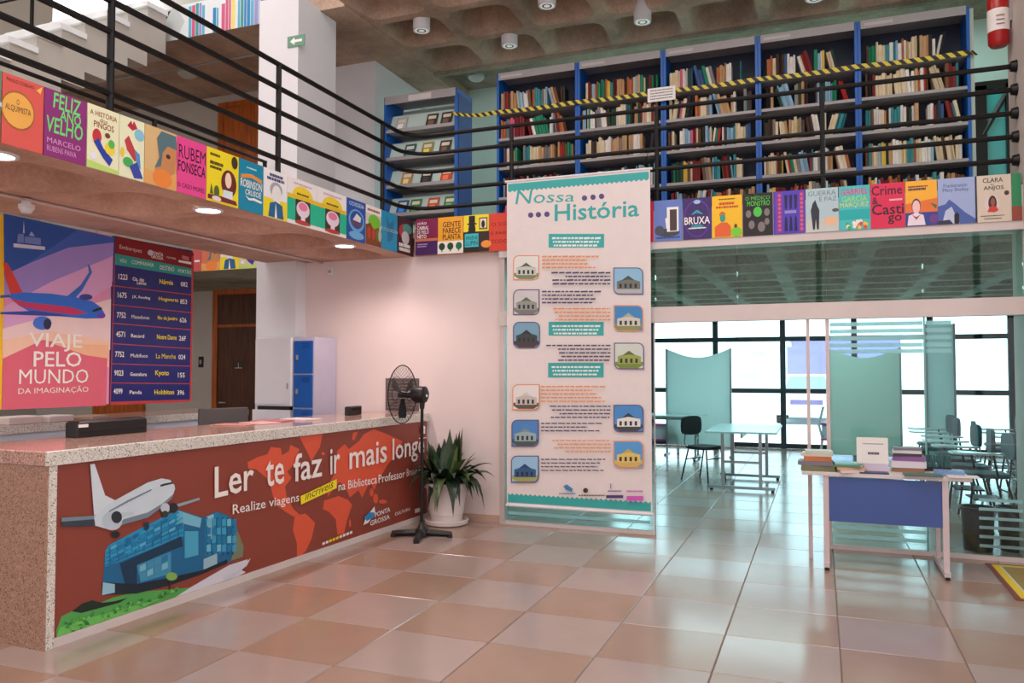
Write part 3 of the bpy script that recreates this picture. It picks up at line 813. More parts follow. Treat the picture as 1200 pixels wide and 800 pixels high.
def q_war(a):
    a.rect(0, 0.0, 1, 0.3, (200, 206, 200)); a.text('GUERRA', (0.08, 0.83), (0.92, 0.94), (110, 140, 150), 0.0); a.text('E PAZ', (0.42, 0.7), (0.94, 0.8), (110, 140, 150), 0.0)
    a.poly([(0.22, 0.06), (0.16, 0.5), (0.22, 0.66), (0.3, 0.74), (0.36, 0.6), (0.42, 0.5), (0.4, 0.06), (0.34, 0.06), (0.31, 0.3), (0.28, 0.06)], (40, 46, 60)); a.ell(0.76, 0.24, 0.2, 0.1, (236, 190, 150)); a.ell(0.9, 0.48, 0.1, 0.04, (90, 90, 96))
def q_gab(a):
    a.text('GABRIEL', (0.06, 0.8), (0.94, 0.94), (220, 60, 130), 0.03); a.text('GARCÍA', (0.1, 0.64), (0.9, 0.8), (170, 226, 90), 0.03); a.text('MÁRQUEZ', (0.04, 0.5), (0.96, 0.65), (226, 226, 90), 0.03); a.rect(0.02, 0.24, 0.98, 0.46, (20, 180, 180)); 
    rnd = random.Random(3)
    for k in range(14): a.ell(rnd.uniform(0.06, 0.94), rnd.uniform(0.04, 0.2), 0.06, 0.05, rnd.choice([(240, 200, 50), (230, 70, 60), (70, 180, 80), (240, 240, 220)]), 7, 1 if k < 1 else 0.2)
def q_crime(a):
    r = (60, 8, 30)
    a.text('Crime', (0.04, 0.74), (0.92, 0.95), r, 0.015); a.text('&', (0.06, 0.54), (0.22, 0.7), r, 0.015); a.text('Casti', (0.04, 0.3), (0.96, 0.54), r, 0.015); a.text('go', (0.5, 0.08), (0.9, 0.28), r, 0.015); a.rect(0.55, 0.6, 0.92, 0.64, (246, 180, 190))
def q_or(a):
    a.poly([(0, 0.3), (1, 0.3), (1, 0.6), (0, 0.5)], (236, 120, 50)); a.rect(0, 0, 1, 0.3, (50, 66, 150)); a.dashes(0.1, 0.86, 0.7, 0.03, (120, 50, 30), 17); a.dashes(0.1, 0.79, 0.65, 0.05, (60, 40, 90), 18)
    a.ell(0.34, 0.44, 0.14, 0.17, (70, 50, 90)); a.ell(0.34, 0.42, 0.12, 0.15, (246, 200, 196)); a.poly([(0.06, 0.02), (0.1, 0.24), (0.34, 0.3), (0.56, 0.24), (0.62, 0.02)], (236, 226, 236)); a.poly([(0.2, 0.26), (0.34, 0.14), (0.48, 0.26), (0.34, 0.2)], (190, 50, 80)); a.poly([(0.78, 0.5), (0.98, 0.44), (0.94, 0.36)], (50, 120, 70)); a.ell(0.88, 0.14, 0.14, 0.1, (110, 60, 140))
def q_mor(a):
    a.text('Frankenstein', (0.16, 0.8), (0.76, 0.88), (70, 90, 140)); a.text('Mary Shelley', (0.14, 0.69), (0.8, 0.78), (50, 70, 120), 0.01)
    a.poly([(0, 0), (0, 0.4), (0.2, 0.44), (0.3, 0.54), (0.5, 0.4), (0.7, 0.24), (0.98, 0.08), (0.98, 0)], (70, 96, 170)); a.poly([(0.1, 0), (0.2, 0.3), (0.36, 0.38), (0.5, 0.1), (0.56, 0)], (190, 200, 226)); a.poly([(0.42, 0), (0.42, 0.2), (0.48, 0.26), (0.55, 0.2), (0.54, 0)], K); a.poly([(0, 0), (0, 0.08), (0.3, 0.1), (0.4, 0)], (40, 44, 70)); a.rect(0.96, 0, 1, 1, (30, 40, 60))
def q_clara(a):
    a.text('CLARA', (0.18, 0.84), (0.76, 0.94), (40, 36, 36), 0.01); a.text('dos', (0.4, 0.78), (0.5, 0.82), (40, 36, 36)); a.text('ANJOS', (0.2, 0.66), (0.78, 0.77), (40, 36, 36), 0.01); a.ell(0.86, 0.6, 0.07, 0.05, (70, 40, 36))
    a.ell(0.45, 0.38, 0.24, 0.18, (226, 208, 204)); a.ell(0.45, 0.4, 0.12, 0.16, (60, 34, 34)); a.ell(0.46, 0.42, 0.06, 0.09, (150, 90, 70)); a.poly([(0.3, 0.22), (0.36, 0.32), (0.46, 0.34), (0.56, 0.32), (0.62, 0.24), (0.5, 0.2)], (210, 60, 50)); a.dashes(0.1, 0.12, 0.8, 0.02, (120, 110, 100), 19); a.dashes(0.2, 0.06, 0.7, 0.02, (120, 110, 100), 20)
def q_grn(a): a.rect(0, 0, 1, 0.3, (150, 70, 50))
backs = [(487, 513, (130, 24, 74), 'maroon and purple poster with white capitals at the railing corner', q_joao),
 (513, 543, (244, 170, 40), 'orange poster with three potted plants along its foot', q_gente),
 (543, 573, (244, 224, 50), 'yellow poster with a top-hatted silhouette', q_hat),
 (573, 599, (216, 66, 44), 'orange red poster half hidden by the tall white banner', q_sol),
 (740, 766, (212, 18, 62), 'crimson poster mostly hidden behind the tall white banner', q_red),
 (766, 800, (100, 128, 200), 'blue poster with a tall white doorway', q_frank),
 (800, 834, (58, 30, 106), 'dark purple poster with ornate white lettering', q_bruxa),
 (834, 870, (248, 196, 22), 'golden yellow poster with a small figure in orange', q_yel2),
 (870, 906, (18, 18, 18), 'black poster with bright green lettering', q_med),
 (906, 944, (80, 60, 190), 'violet poster with dark spindle shapes and red borders', q_pur),
 (944, 983, (180, 206, 214), 'pale blue poster with a dark standing soldier', q_war),
 (983, 1020, (70, 196, 200), 'turquoise poster with bright multicolour capitals', q_gab),
 (1020, 1061, (222, 36, 84), 'crimson poster with large dark rounded lettering', q_crime),
 (1061, 1099, (248, 182, 50), 'yellow and orange poster with a figure in a white collar', q_or),
 (1099, 1145, (160, 178, 220), 'pale blue poster with a snowy mountain', q_mor),
 (1145, 1186, (218, 206, 188), 'beige poster with a woman in red in a round frame', q_clara),
 (1186, 1198, (40, 140, 90), 'narrow green poster against the right pillar', q_grn)]
for a in backs: poster('back', *a)
poster('gal', 226, 236, (200, 90, 90), 'faded red poster on the gallery behind the departures board', q_red)
poster('gal', 236, 258, (214, 120, 90), 'faded orange poster with a pale figure on the far gallery', p_boy)
poster('gal', 258, 280, (236, 236, 226), 'white poster with a yellow foot on the far gallery', p_man)
poster('gal', 280, 303, (220, 214, 160), 'pale yellow poster on the far gallery beside the white column', p_hist)
# printed band of book spines on the upper floor edge
ub = thing('book_spine_banner', 'printed strip of pastel book spines on the upper floor edge', 'banner', (-7.75, 7.49, 5.56))
MB().box(0, 2.0, 0, 0.008, 0, 0.42).build('board', flat((214, 226, 230)), ub)
a = Art(2.0, 0.42, y=0)
rnd = random.Random(5); x = 0.30
a.poly([(0.03, 0.0), (0.05, 0.9), (0.2, 0.98), (0.27, 0.5), (0.2, 0.0)], (190, 200, 200)); a.poly([(0.05, 0.2), (0.06, 0.85), (0.16, 0.9), (0.1, 0.5)], (40, 44, 50))
while x < 0.98:
    wd = rnd.uniform(0.012, 0.028)
    a.rect(x, 0.0, x+wd, rnd.uniform(0.7, 0.98), rnd.choice([(90, 170, 200), (60, 150, 150), (220, 226, 230), (200, 90, 130), (226, 214, 120), (120, 190, 190), (150, 140, 200), (40, 130, 190)]), 0 if x > 0.31 else 1)
    x += wd+0.004
a.build(ub, 'printed_spines')

# ================================================================== RECEPTION COUNTER
CA = math.radians(87.9)           # its front runs almost along Y
CO = Vector((-3.875, 3.10, 0))
CL = 4.158
ct = thing('reception_counter', 'long granite reception counter with a red travel graphic on its front', 'counter', CO, CA)
MB().box(0.0, CL, 0.02, 0.10, 0, 0.98).build('front_wall', WHITE, ct)
MB().box(-0.012, 0.0, 0.0, 0.78, 0, 0.979).build('end_slab', GRANB, ct)
MB().box(0.0, 0.047, -0.004, 0.02, 0, 0.98).build('corner_post', GRAN, ct)
MB().box(0.047, CL, -0.002, 0.02, 0, 0.05).build('plinth', BEAMP, ct)
MB().box(0.0, CL, 0.56, 0.76, 0, 0.72).build('inner_wall', WHITE, ct)
fg = MB().box(0.050, CL-0.03, 0.006, 0.02, 0.035, 0.977).build('front_graphic', flat((142, 66, 52)), ct)
topc = thing('countertop', 'polished pink granite ledge on top of the reception counter', 'countertop', CO, CA)
MB().bbox(-0.014, CL-0.02, 0.012, 0.80, 0.982, 1.058, 0.006).build('slab', GRANTOP, topc)
MB().bbox(-0.016, CL+0.02-0.02, -0.012, 0.0115, 0.982, 1.060, 0.004).build('edge_band', GRAN, topc)
_cf = plane_fn(CO+Vector((math.sin(CA), -math.cos(CA), 0))*-0.006, CA)
def counter_fn(px, py):   # kept inside the panel
    u, v = _cf(px, py)
    return min(max(u, 0.052), CL-0.032), min(max(v, 0.052), 0.975)
A = Art(fn=counter_fn, y=0.006, eps=0.00025)
def T4(ox, oy, s, pts): return [(ox+x/s, oy+y/s) for x, y in pts]
m4 = lambda pts: T4(230, 480, 4.138, pts)
OR = (226, 92, 62)
A.poly(m4([(248, 255), (300, 228), (345, 215), (362, 180), (410, 186), (415, 220), (450, 200), (455, 170), (500, 190), (480, 260), (440, 300), (462, 330), (430, 372), (438, 420), (470, 480), (505, 512), (470, 516), (425, 490), (398, 470), (372, 420), (362, 380), (340, 330), (290, 288), (252, 285)]), OR)
A.poly(m4([(500, 130), (612, 112), (600, 180), (558, 250), (538, 205)]), OR, 0)
A.poly(m4([(478, 512), (530, 503), (576, 548), (560, 622), (532, 682), (512, 730), (488, 742), (488, 650), (468, 580)]), OR, 0)
A.poly(m4([(620, 440), (690, 418), (735, 436), (756, 460), (733, 530), (716, 602), (684, 606), (676, 530), (640, 492), (614, 482)]), OR, 0)
A.poly(m4([(636, 425), (640, 360), (676, 300), (682, 200), (720, 165), (740, 190), (790, 150), (812, 118), (860, 94), (920, 116), (1000, 152), (975, 205), (930, 262), (890, 330), (862, 388), (848, 360), (830, 372), (804, 426), (786, 390), (745, 425), (722, 372), (694, 350), (664, 384)]), OR, 0)
A.poly(m4([(760, 110), (785, 105), (765, 150), (755, 140)]), OR, 0)
A.ell(*m4([(745, 550)])[0], 1.3, 5, OR, 8, 0); A.ell(*m4([(870, 430)])[0], 3, 6, OR, 8, 0); A.ell(*m4([(905, 445)])[0], 5, 2.5, OR, 8, 0)
A.ell(*m4([(615, 212)])[0], 2, 2, OR, 8, 0); A.ell(*m4([(850, 400)])[0], 2.4, 5, OR, 8, 0)
# building
B0 = (22, 104, 152); B1 = (36, 150, 200); B2 = (14, 56, 84)
A.poly([(66, 757), (66, 738), (72, 722), (84, 716), (96, 708), (118, 706), (132, 700), (160, 693), (205, 690), (223, 688), (205, 703), (160, 726)], (84, 170, 84))
A.poly([(66, 757), (70, 735), (110, 722), (150, 712), (190, 700), (160, 724)], (110, 200, 96))
A.poly([(84, 716), (96, 707), (108, 703), (120, 706), (135, 704), (150, 700), (140, 706), (110, 714), (95, 718)], (20, 44, 34))
A.poly([(160, 726), (205, 702), (223, 688), (268, 662), (290, 655), (289, 660), (283, 668), (288, 670), (280, 676), (268, 684), (230, 700)], (214, 216, 226))
A.poly([(119, 697), (123, 645), (128, 638), (170, 616), (208, 597), (238, 606), (253, 599), (268, 604), (277, 615), (281, 632), (284, 648), (268, 659), (235, 672), (200, 684), (160, 694)], B0)
A.poly([(123, 645), (128, 638), (170, 616), (208, 597), (215, 604), (215, 628), (140, 658), (123, 664)], B1)
A.poly([(240, 607), (253, 600), (268, 605), (277, 616), (278, 640), (262, 648), (240, 652)], (26, 128, 178))
A.poly([(209, 598), (236, 607), (234, 618), (209, 612)], (120, 190, 214)); A.poly([(242, 605), (250, 602), (250, 630), (242, 634)], (150, 206, 224))
A.poly([(140, 660), (212, 628), (214, 640), (196, 646), (160, 662), (160, 684), (146, 684)], B2)
A.poly([(160, 662), (200, 646), (200, 672), (164, 682)], (60, 150, 190)); A.poly([(216, 622), (232, 622), (232, 650), (216, 654)], (70, 170, 206)); A.poly([(238, 655), (254, 648), (254, 664), (238, 670)], (150, 190, 206))
A.poly([(119, 682), (160, 684), (200, 676), (236, 668), (266, 655), (266, 660), (235, 673), (200, 685), (160, 695), (119, 697)], (16, 36, 50)); A.poly([(120, 682), (134, 684), (134, 694), (119, 697)], (150, 200, 220))
A.poly([(272, 618), (279, 624), (285, 640), (284, 652), (270, 657), (274, 640)], (120, 130, 104))
for k in range(9): A.poly([(128+k*10, 640-k*5.0), (128.8+k*10, 639.6-k*5.0), (128.8+k*10, 662-k*4.2), (128+k*10, 662.4-k*4.2)], B0, 0.2)
for k in range(4): A.poly([(124, 648+k*4.5), (214, 606+k*5.6), (214, 606.9+k*5.6), (124, 649+k*4.5)], B0, 0.2)
for k in range(6): A.poly([(242+k*6, 606), (242.8+k*6, 606), (242.8+k*6, 650), (242+k*6, 650)], B2, 0.2)
r9 = random.Random(9)
for k in range(70):    # glazing of the printed building
    i_, j_ = k % 10, k//10
    x_ = 128+i_*8.6; y_ = 640-i_*4.3+j_*4.6
    if j_ < 4: A.poly([(x_+0.6, y_+0.9), (x_+7.6, y_-2.6), (x_+7.6, y_+0.8), (x_+0.6, y_+4.3)], r9.choice([(30, 130, 184), (52, 160, 206), (24, 112, 164), (90, 184, 220), (36, 146, 196)]), 0.05)
    elif 160 <= x_ < 196 and j_ < 6: A.poly([(x_+0.6, 664-(x_-160)*0.42+(j_-4)*9), (x_+7.6, 660.8-(x_-160)*0.42+(j_-4)*9), (x_+7.6, 668-(x_-160)*0.42+(j_-4)*9), (x_+0.6, 671-(x_-160)*0.42+(j_-4)*9)], r9.choice([(70, 150, 186), (120, 190, 210), (46, 120, 166)]), 0.05)
for k in range(24):
    x_ = 241+(k % 6)*6; y_ = 608+(k//6)*10
    A.poly([(x_+0.4, y_), (x_+5.2, y_-0.6), (x_+5.2, y_+7.6), (x_+0.4, y_+8.4)], r9.choice([(28, 126, 176), (60, 160, 200), (22, 104, 150), (110, 190, 214)]), 0.05)
for k in range(60):    # tufts along the printed lawn
    t_ = r9.random(); x_ = 70+140*t_; y_ = 742-52*t_+r9.uniform(-14, 6)*(1-t_)
    A.poly([(x_-r9.uniform(1, 4), y_+1.5), (x_, y_-r9.uniform(1.5, 4)), (x_+r9.uniform(1, 4), y_+1)], r9.choice([(120, 206, 100), (70, 150, 70), (96, 186, 84), (50, 120, 60)]), 0.05)
for k in range(16):    # ragged edge of the printed road
    t_ = k/16; x_ = 262+26*t_
    A.poly([(x_, 676-18*t_), (x_+r9.uniform(3, 7), 672-18*t_+r9.uniform(-2, 2)), (x_+1, 681-18*t_)], (214, 216, 226), 0.05)
A.poly([(197, 690), (199, 690), (199.5, 676), (198, 676)], (60, 50, 30)); A.ell(200, 675, 7, 5, (130, 180, 90), 9)
# airplane
m2 = lambda pts: T4(60, 520, 5, pts)
A.poly(m2([(55, 432), (240, 420), (310, 430), (320, 470), (240, 478), (55, 478)]), (120, 144, 158)); A.poly(m2([(55, 455), (240, 440), (300, 470), (200, 482), (55, 484)]), (52, 66, 80))
A.poly(m2([(222, 120), (248, 116), (310, 300), (370, 330), (300, 390), (245, 420)]), (214, 226, 236))
A.poly(m2([(245, 425), (330, 350), (480, 268), (560, 225), (640, 201), (690, 210), (716, 240), (720, 262), (700, 320), (640, 372), (560, 430), (420, 470), (330, 500), (252, 478)]), (206, 222, 232))
A.poly(m2([(330, 500), (420, 440), (560, 400), (650, 345), (712, 290), (700, 320), (640, 372), (560, 430), (420, 470)]), (120, 140, 156))
A.poly(m2([(730, 352), (860, 314), (866, 326), (740, 368)]), (150, 170, 184))
A.poly(m2([(632, 240), (650, 233), (704, 222), (709, 232), (660, 243), (635, 250)]), (40, 50, 60))
A.poly(m2([(330, 392), (440, 330), (580, 264), (582, 270), (440, 338), (332, 398)]), (120, 138, 156))
A.ell(*m2([(350, 450)])[0], 12, 11, (190, 206, 218), 16); A.ell(*m2([(376, 428)])[0], 6.4, 7.2, (40, 50, 60), 14); A.poly(m2([(405, 400), (470, 395), (482, 410), (410, 430)]), (196, 212, 222))
A.ell(*m2([(660, 375)])[0], 5.5, 6, (190, 206, 216), 12); A.ell(*m2([(710, 374)])[0], 5, 6, (34, 42, 52), 12)
A.ell(*m2([(370, 530)])[0], 5, 4, (26, 30, 34), 10); A.ell(*m2([(660, 410)])[0], 4, 4, (40, 60, 60), 10); A.ell(*m2([(552, 480)])[0], 3, 5, (20, 60, 80), 10)
for k in range(22):    # cabin windows
    t_ = k/22; p_ = m2([(335+245*t_, 393-126*t_)])[0]
    A.rect(p_[0], p_[1]+0.7, p_[0]+0.9, p_[1]-0.7, (90, 110, 130), 0.02)
# lettering
WW = (246, 240, 236)
def q4(x0, yb0, x1, yb1, h0, h1):   # baseline ends and letter heights, in picture pixels
    return [(x0, yb0), (x1, yb1), (x1, yb1-h1), (x0, yb0-h0)]
A.text('Ler', None, None, WW, 0.012, quad=q4(250, 584, 296, 573, 37, 34)); A.text('te', None, None, WW, 0.012, quad=q4(310, 571, 331.5, 566, 31, 30))
A.text('faz', None, None, WW, 0.012, quad=q4(342.5, 565, 376, 558, 33, 31)); A.text('ir', None, None, WW, 0.012, quad=q4(385.5, 556, 397, 553, 30, 30))
A.text('mais', None, None, WW, 0.012, quad=q4(408, 550, 452, 541, 27, 26)); A.text('longe', None, None, WW, 0.012, quad=q4(458.5, 547, 496, 538, 33, 30))
A.text('Realize viagens', None, None, WW, 0.006, quad=q4(271, 606, 349, 590, 15, 13)); A.poly([(350.5, 581), (393, 561), (393, 571.5), (351, 591)], (246, 230, 30))
A.text('incríveis', None, None, (70, 60, 20), 0.0, 0.2, quad=q4(356, 586, 389, 571, 9, 9)); A.text('na Biblioteca', None, None, WW, 0.006, quad=q4(395, 575, 440, 566, 10, 10)); A.text('Professor', None, None, WW, 0.006, quad=q4(442, 566, 473, 559, 10, 9)); A.text('Bruno Enei', None, None, WW, 0.006, quad=q4(475, 558, 497, 553, 9, 8))
for k in range(9): A.poly([(376+k*4, 638.5-k*1.6), (379+k*4, 637.2-k*1.6), (379+k*4, 634.2-k*1.6), (376+k*4, 635.5-k*1.6)], (246, 220, 40) if 2 <= k <= 4 else WW, 0.2)
A.poly([(424, 615), (427, 606), (437, 593), (438, 600), (430, 612)], (230, 238, 246)); A.poly([(425, 606), (431, 600), (437, 600), (436, 606), (428, 610)], (40, 140, 200))
A.text('PONTA', None, None, WW, 0.03, quad=q4(437.5, 606, 455.5, 599, 5.5, 5.5)); A.text('GROSSA', None, None, WW, 0.03, quad=q4(432, 616, 455, 607.5, 6, 5.5)); A.text('CULTURA', None, None, WW, 0.0, quad=q4(461, 604, 479, 597.5, 3.5, 3.5))
A.poly([(484.5, 601), (491, 599), (491, 594), (484.5, 596)], WW); A.rrect(491.5, 508, 496.5, 499, 1, WW); A.rect(493.5, 506.5, 494.3, 500.5, (140, 58, 44)); A.rect(492.2, 504, 495.8, 503.2, (140, 58, 44)); A.poly([(489, 514), (498, 513), (498, 512.2), (489, 513.2)], WW)
A.build(fg, 'printed_picture', 'lettering')

def ct_at(u, d, z):   # a place on the counter: along, deep, high
    c, s = math.cos(CA), math.sin(CA)
    return Vector((CO.x+u*c-d*s, CO.y+u*s+d*c, z))
def off_box(name, label, cat, loc, rz, sx, sy, sz, mm, extra=None):
    t = thing(name, label, cat, loc, rz)
    MB().bbox(-sx/2, sx/2, -sy/2, sy/2, 0, sz, min(sx, sy, sz)*0.12).build('case', mm, t)
    if extra: extra(t)
    return t
def sticker(t):
    MB().box(-0.27, -0.20, -0.062, -0.059, 0.065, 0.085).build('sticker', PAPER, t)
    MB().box(-0.26, 0.26, -0.0605, -0.059, 0.03, 0.034).build('seam', BLACK, t)
off_box('desk_box', 'long low black box with a white sticker near the counter end', 'box', ct_at(0.93, 0.68, 1.06), CA, 0.56, 0.12, 0.105, BLACKP, sticker)
def term(t):
    MB().box(-0.11, 0.11, -0.031, -0.03, 0.012, 0.07).build('screen', mat('dark_glass', S(26, 26, 30), 0.15), t)
off_box('card_terminal', 'small black wedge terminal on the counter ledge near the fan', 'terminal', ct_at(3.55, 0.5, 1.06), CA+0.15, 0.26, 0.06, 0.085, BLACKP, term)
for k, (u, d, r) in enumerate(((2.02, 0.58, 0.2), (2.25, 0.52, -0.3), (2.5, 0.6, 0.1), (2.75, 0.5, -0.1))):
    p = MB().bbox(-0.105, 0.105, -0.148, 0.148, 0, 0.004+0.002*k, 0.001).build('leaflet', flat([(214, 150, 146), (226, 190, 186), (196, 120, 126), (236, 226, 224)][k]), None, loc=ct_at(u, d, 1.06), rz=CA+r)
    tag(p, ['dusty pink leaflet at the near end of the papers on the ledge', 'pale pink leaflet, second of the papers on the ledge', 'rose leaflet, third of the papers on the ledge', 'white leaflet at the far end of the papers on the ledge'][k], 'leaflet', 'papers on the counter ledge')
# lower staff desk and the back counter
sd = thing('staff_desk', 'white staff desk behind the reception counter', 'desk', (-4.75, 3.2, 0))
MB().bbox(-0.75, 0, 0, 3.3, 0.72, 0.75, 0.004).build('top', WHITE, sd)
for yy in (0.05, 1.6, 3.2): MB().box(-0.7, -0.02, yy, yy+0.04, 0, 0.72).build('side_panel', WHITE, sd)
def mon(name, label, loc, rz):
    t = thing(name, label, 'monitor', loc, rz)
    MB().bbox(-0.24, 0.24, -0.02, 0.02, 0.1, 0.4, 0.008).build('case', mat('grey_plastic', S(86, 82, 82), 0.5, var=0.05), t)
    MB().box(-0.225, 0.225, 0.019, 0.022, 0.12, 0.385).build('screen', mat('dark_glass', S(26, 26, 30), 0.15), t)
    MB().box(-0.03, 0.03, 0.0, 0.03, 0.01, 0.14).build('neck', BLACKP, t)
    MB().lathe((0, 0.02, 0), [(0.11, 0), (0.11, 0.01), (0.04, 0.018)], 16).build('foot', BLACKP, t)
    return t
mp_ = pX(262, 490, -5.1)
mon('computer_monitor', 'dark grey monitor turned away on the staff desk', (-5.1, mp_.y, 0.75), math.radians(70))
bc = thing('back_counter', 'white counter with granite top along the far side of the desk area', 'counter', (-6.05, 2.0, 0))
MB().box(-0.70, -0.03, 0, 5.3, 0, 1.0).build('body', mat('cool_white_panel', S(214, 220, 232), 0.6), bc)
MB().bbox(-0.76, 0.0, -0.02, 5.32, 1.0, 1.05, 0.005).build('top', GRANTOP, bc)
MB().box(0.0, 0.012, -0.02, 5.32, 0.985, 1.051).build('edge_band', GRAN, bc)
def mat_board(t): pass
for k, (px, yy) in enumerate(((20, 0.06), (60, 0.05), (105, 0.03))):
    q = pX(px, 489, -6.25)
    off_box('document_tray', ['white paper stack on the back counter at the left edge', 'thin white folder on the back counter under the airplane poster', 'narrow brown and white folder on the back counter'][k], 'papers', (-6.25, q.y, 1.052), PI/2+0.2*k, 0.3, 0.21, yy, [PAPER, PAPER, flat((190, 170, 150))][k])

# ================================================================== HANGING BOARDS under the bridge
XB = -5.70
def hang(px0, px1, name, label, base):
    a = pX(px0, 380, XB); b = pX(px1, 380, XB)
    O = Vector((XB, a.y, 1.205)); W = b.y-a.y
    t = thing(name, label, 'board', O, PI/2)
    MB().box(0, W, 0, 0.01, 0, 2.66-1.205).build('panel', flat(base), t)
    for u in (0.15, W-0.15):
        MB().tube([(u, 0.005, 1.455), (u, 0.005, 1.47)], 0.006, 6).build('hanger', GREYS, t)
    return t, Art(fn=plane_fn(O, PI/2), y=0, eps=0.0003), W
t0 = hang(-60, 4, 'hanging_poster', 'yellow hanging poster cut by the left edge of the photo', (244, 196, 30))
t, A, W = hang(4.5, 129, 'hanging_poster', 'airplane poster with pink and blue sky under the bridge', (226, 150, 190))
A.poly([(4, 250), (134, 278), (131, 330), (70, 300), (40, 320), (5, 340)], (60, 100, 190)); A.poly([(4, 250), (60, 262), (90, 270), (60, 290), (30, 310), (5, 325)], (36, 84, 170))
A.poly([(5, 345), (5, 322), (40, 306), (80, 290), (133, 284), (132, 330), (80, 350)], (160, 140, 214)); A.poly([(4, 360), (60, 330), (132, 300), (131, 335), (90, 360), (4, 385)], (222, 170, 218))
A.poly([(3, 420), (3, 385), (130, 350), (129, 410), (60, 400)], (240, 214, 214)); A.poly([(3, 440), (3, 398), (60, 388), (128, 400), (127, 430)], (246, 206, 180)); A.poly([(2, 480), (3, 420), (50, 398), (126, 412), (124, 475)], (222, 104, 124)); A.poly([(60, 402), (127, 404), (127, 420), (100, 416)], (244, 190, 150))
m8 = lambda pts: T4(0, 240, 5, pts)
BL = (40, 110, 214)
A.poly(m8([(18, 338), (42, 340), (75, 400), (132, 515), (60, 520), (30, 430)]), (214, 60, 50))
A.poly(m8([(0, 530), (50, 525), (70, 540), (0, 545)]), (60, 90, 170)); A.poly(m8([(385, 540), (470, 470), (520, 395), (512, 350), (522, 350), (538, 395), (480, 500), (440, 545)]), (50, 110, 200))
A.poly(m8([(60, 520), (130, 512), (300, 520), (440, 540), (540, 565), (590, 600), (616, 645), (600, 664), (500, 666), (380, 655), (200, 640), (110, 590), (60, 545)]), BL)
A.poly(m8([(60, 548), (150, 570), (300, 585), (420, 600), (510, 632), (440, 645), (300, 628), (180, 610), (110, 590)]), (196, 50, 100)); A.poly(m8([(0, 628), (200, 620), (350, 640), (400, 655), (280, 650), (0, 640)]), (46, 70, 160))
A.ell(*m8([(245, 692)])[0], 11, 8, (70, 120, 220), 14); A.ell(*m8([(275, 698)])[0], 4.6, 6.6, (30, 40, 80), 12); A.ell(*m8([(500, 540)])[0], 8, 3.6, (60, 70, 150), 12); A.poly(m8([(535, 620), (560, 606), (592, 600), (596, 612), (545, 628)]), (20, 26, 50)); A.ell(*m8([(590, 650)])[0], 5, 3, (110, 60, 190), 10)
A.text('VIAJE', (33, 411), (96, 392), WH, 0.01); A.text('PELO', (38.5, 429.5), (95, 412.5), WH, 0.01); A.text('MUNDO', (21.5, 450), (103, 432.5), WH, 0.01); A.text('DA IMAGINAÇÃO', (20.5, 463), (103, 451.5), WH, 0.0)
A.poly([(15, 289.5), (52, 293), (52, 289), (15, 285)], (214, 218, 240)); A.poly([(19, 284), (20, 274), (27, 274), (27, 284.5)], (110, 140, 210)); A.poly([(28, 284.5), (28, 277), (47, 279), (47, 287)], (110, 140, 210)); A.poly([(26, 273), (27, 258), (28, 273)], (190, 200, 230)); A.poly([(33, 276), (36, 271), (40, 277)], (160, 176, 224))
A.build(t)
t, A, W = hang(130.5, 224.5, 'departures_board', 'dark blue departures board with yellow destinations beside the airplane poster', (24, 34, 112))
# rows in picture pixels: (left y, right y) of the rules
A.poly([(135, 276), (227, 296), (227, 315), (134.5, 297)], (132, 16, 26)); A.poly([(134.5, 297), (227, 315), (226.5, 325), (134.3, 310)], (32, 160, 150))
LN = (186, 66, 66)
for ya, yb in ((334, 345), (356, 366), (378, 386), (402, 408), (425.5, 428.5), (448, 449)):
    A.poly([(131, ya), (226, yb), (226, yb+1.0), (131, ya+1.0)], LN, 0.3)
A.poly([(130, 470.5), (222, 468), (222, 471), (130, 474.5)], LN); A.poly([(224.5, 300), (227, 300), (224, 470), (222, 470)], LN); A.poly([(134, 300), (135, 300), (129.5, 473), (128.5, 473)], LN)
def bt(s, x0, x1, y, h, c, bold=0.02, sl=0.09): A.text(s, None, None, c, bold, quad=[(x0, y), (x1, y+(x1-x0)*sl), (x1, y+(x1-x0)*sl-h), (x0, y-h)], up=0.2)
YE = (246, 226, 40)
bt('Embarques', 140, 166, 292.5, 6, (236, 200, 196), 0.0, 0.2); bt('PONTA', 178, 191, 298, 4, WH, 0.03, 0.2); bt('GROSSA', 177, 191, 302, 4, WH, 0.03, 0.2); A.ell(176, 296, 3.4, 3.4, (200, 200, 220), 9); bt('CULTURA', 195, 206, 302, 2, WH, 0, 0.2); A.poly([(209, 304.5), (224, 307), (224, 310), (209, 307)], WH); A.poly([(213, 303), (213, 299), (221, 301), (221, 305.5)], (196, 120, 120))
bt('VÔO', 140, 148, 307, 5, WH, 0.0, 0.15); bt('COMPANHIA', 154, 180, 309, 4.5, WH, 0, 0.15); bt('DESTINO', 187, 204, 315.5, 5, WH, 0, 0.15); bt('PORTÃO', 208.5, 224, 319, 5, WH, 0, 0.15)
rows = [('1223', 'Cia. das', 'Nárnia', '082', 327, 0.1), ('1675', 'J.K. Rowling', 'Hogwarts', '853', 348.5, 0.085), ('7752', 'Mazedonas', 'Rio de Janeiro', '626', 372, 0.06), ('4571', 'Record', 'Notre Dame', '26F', 394.5, 0.045), ('7752', 'Multifoco', 'La Mancha', '024', 418, 0.025), ('9023', 'Guanabara', 'Kyoto', '155', 440, 0.015), ('4099', 'Panda', 'Hobbiton', '396', 461.5, 0.0)]
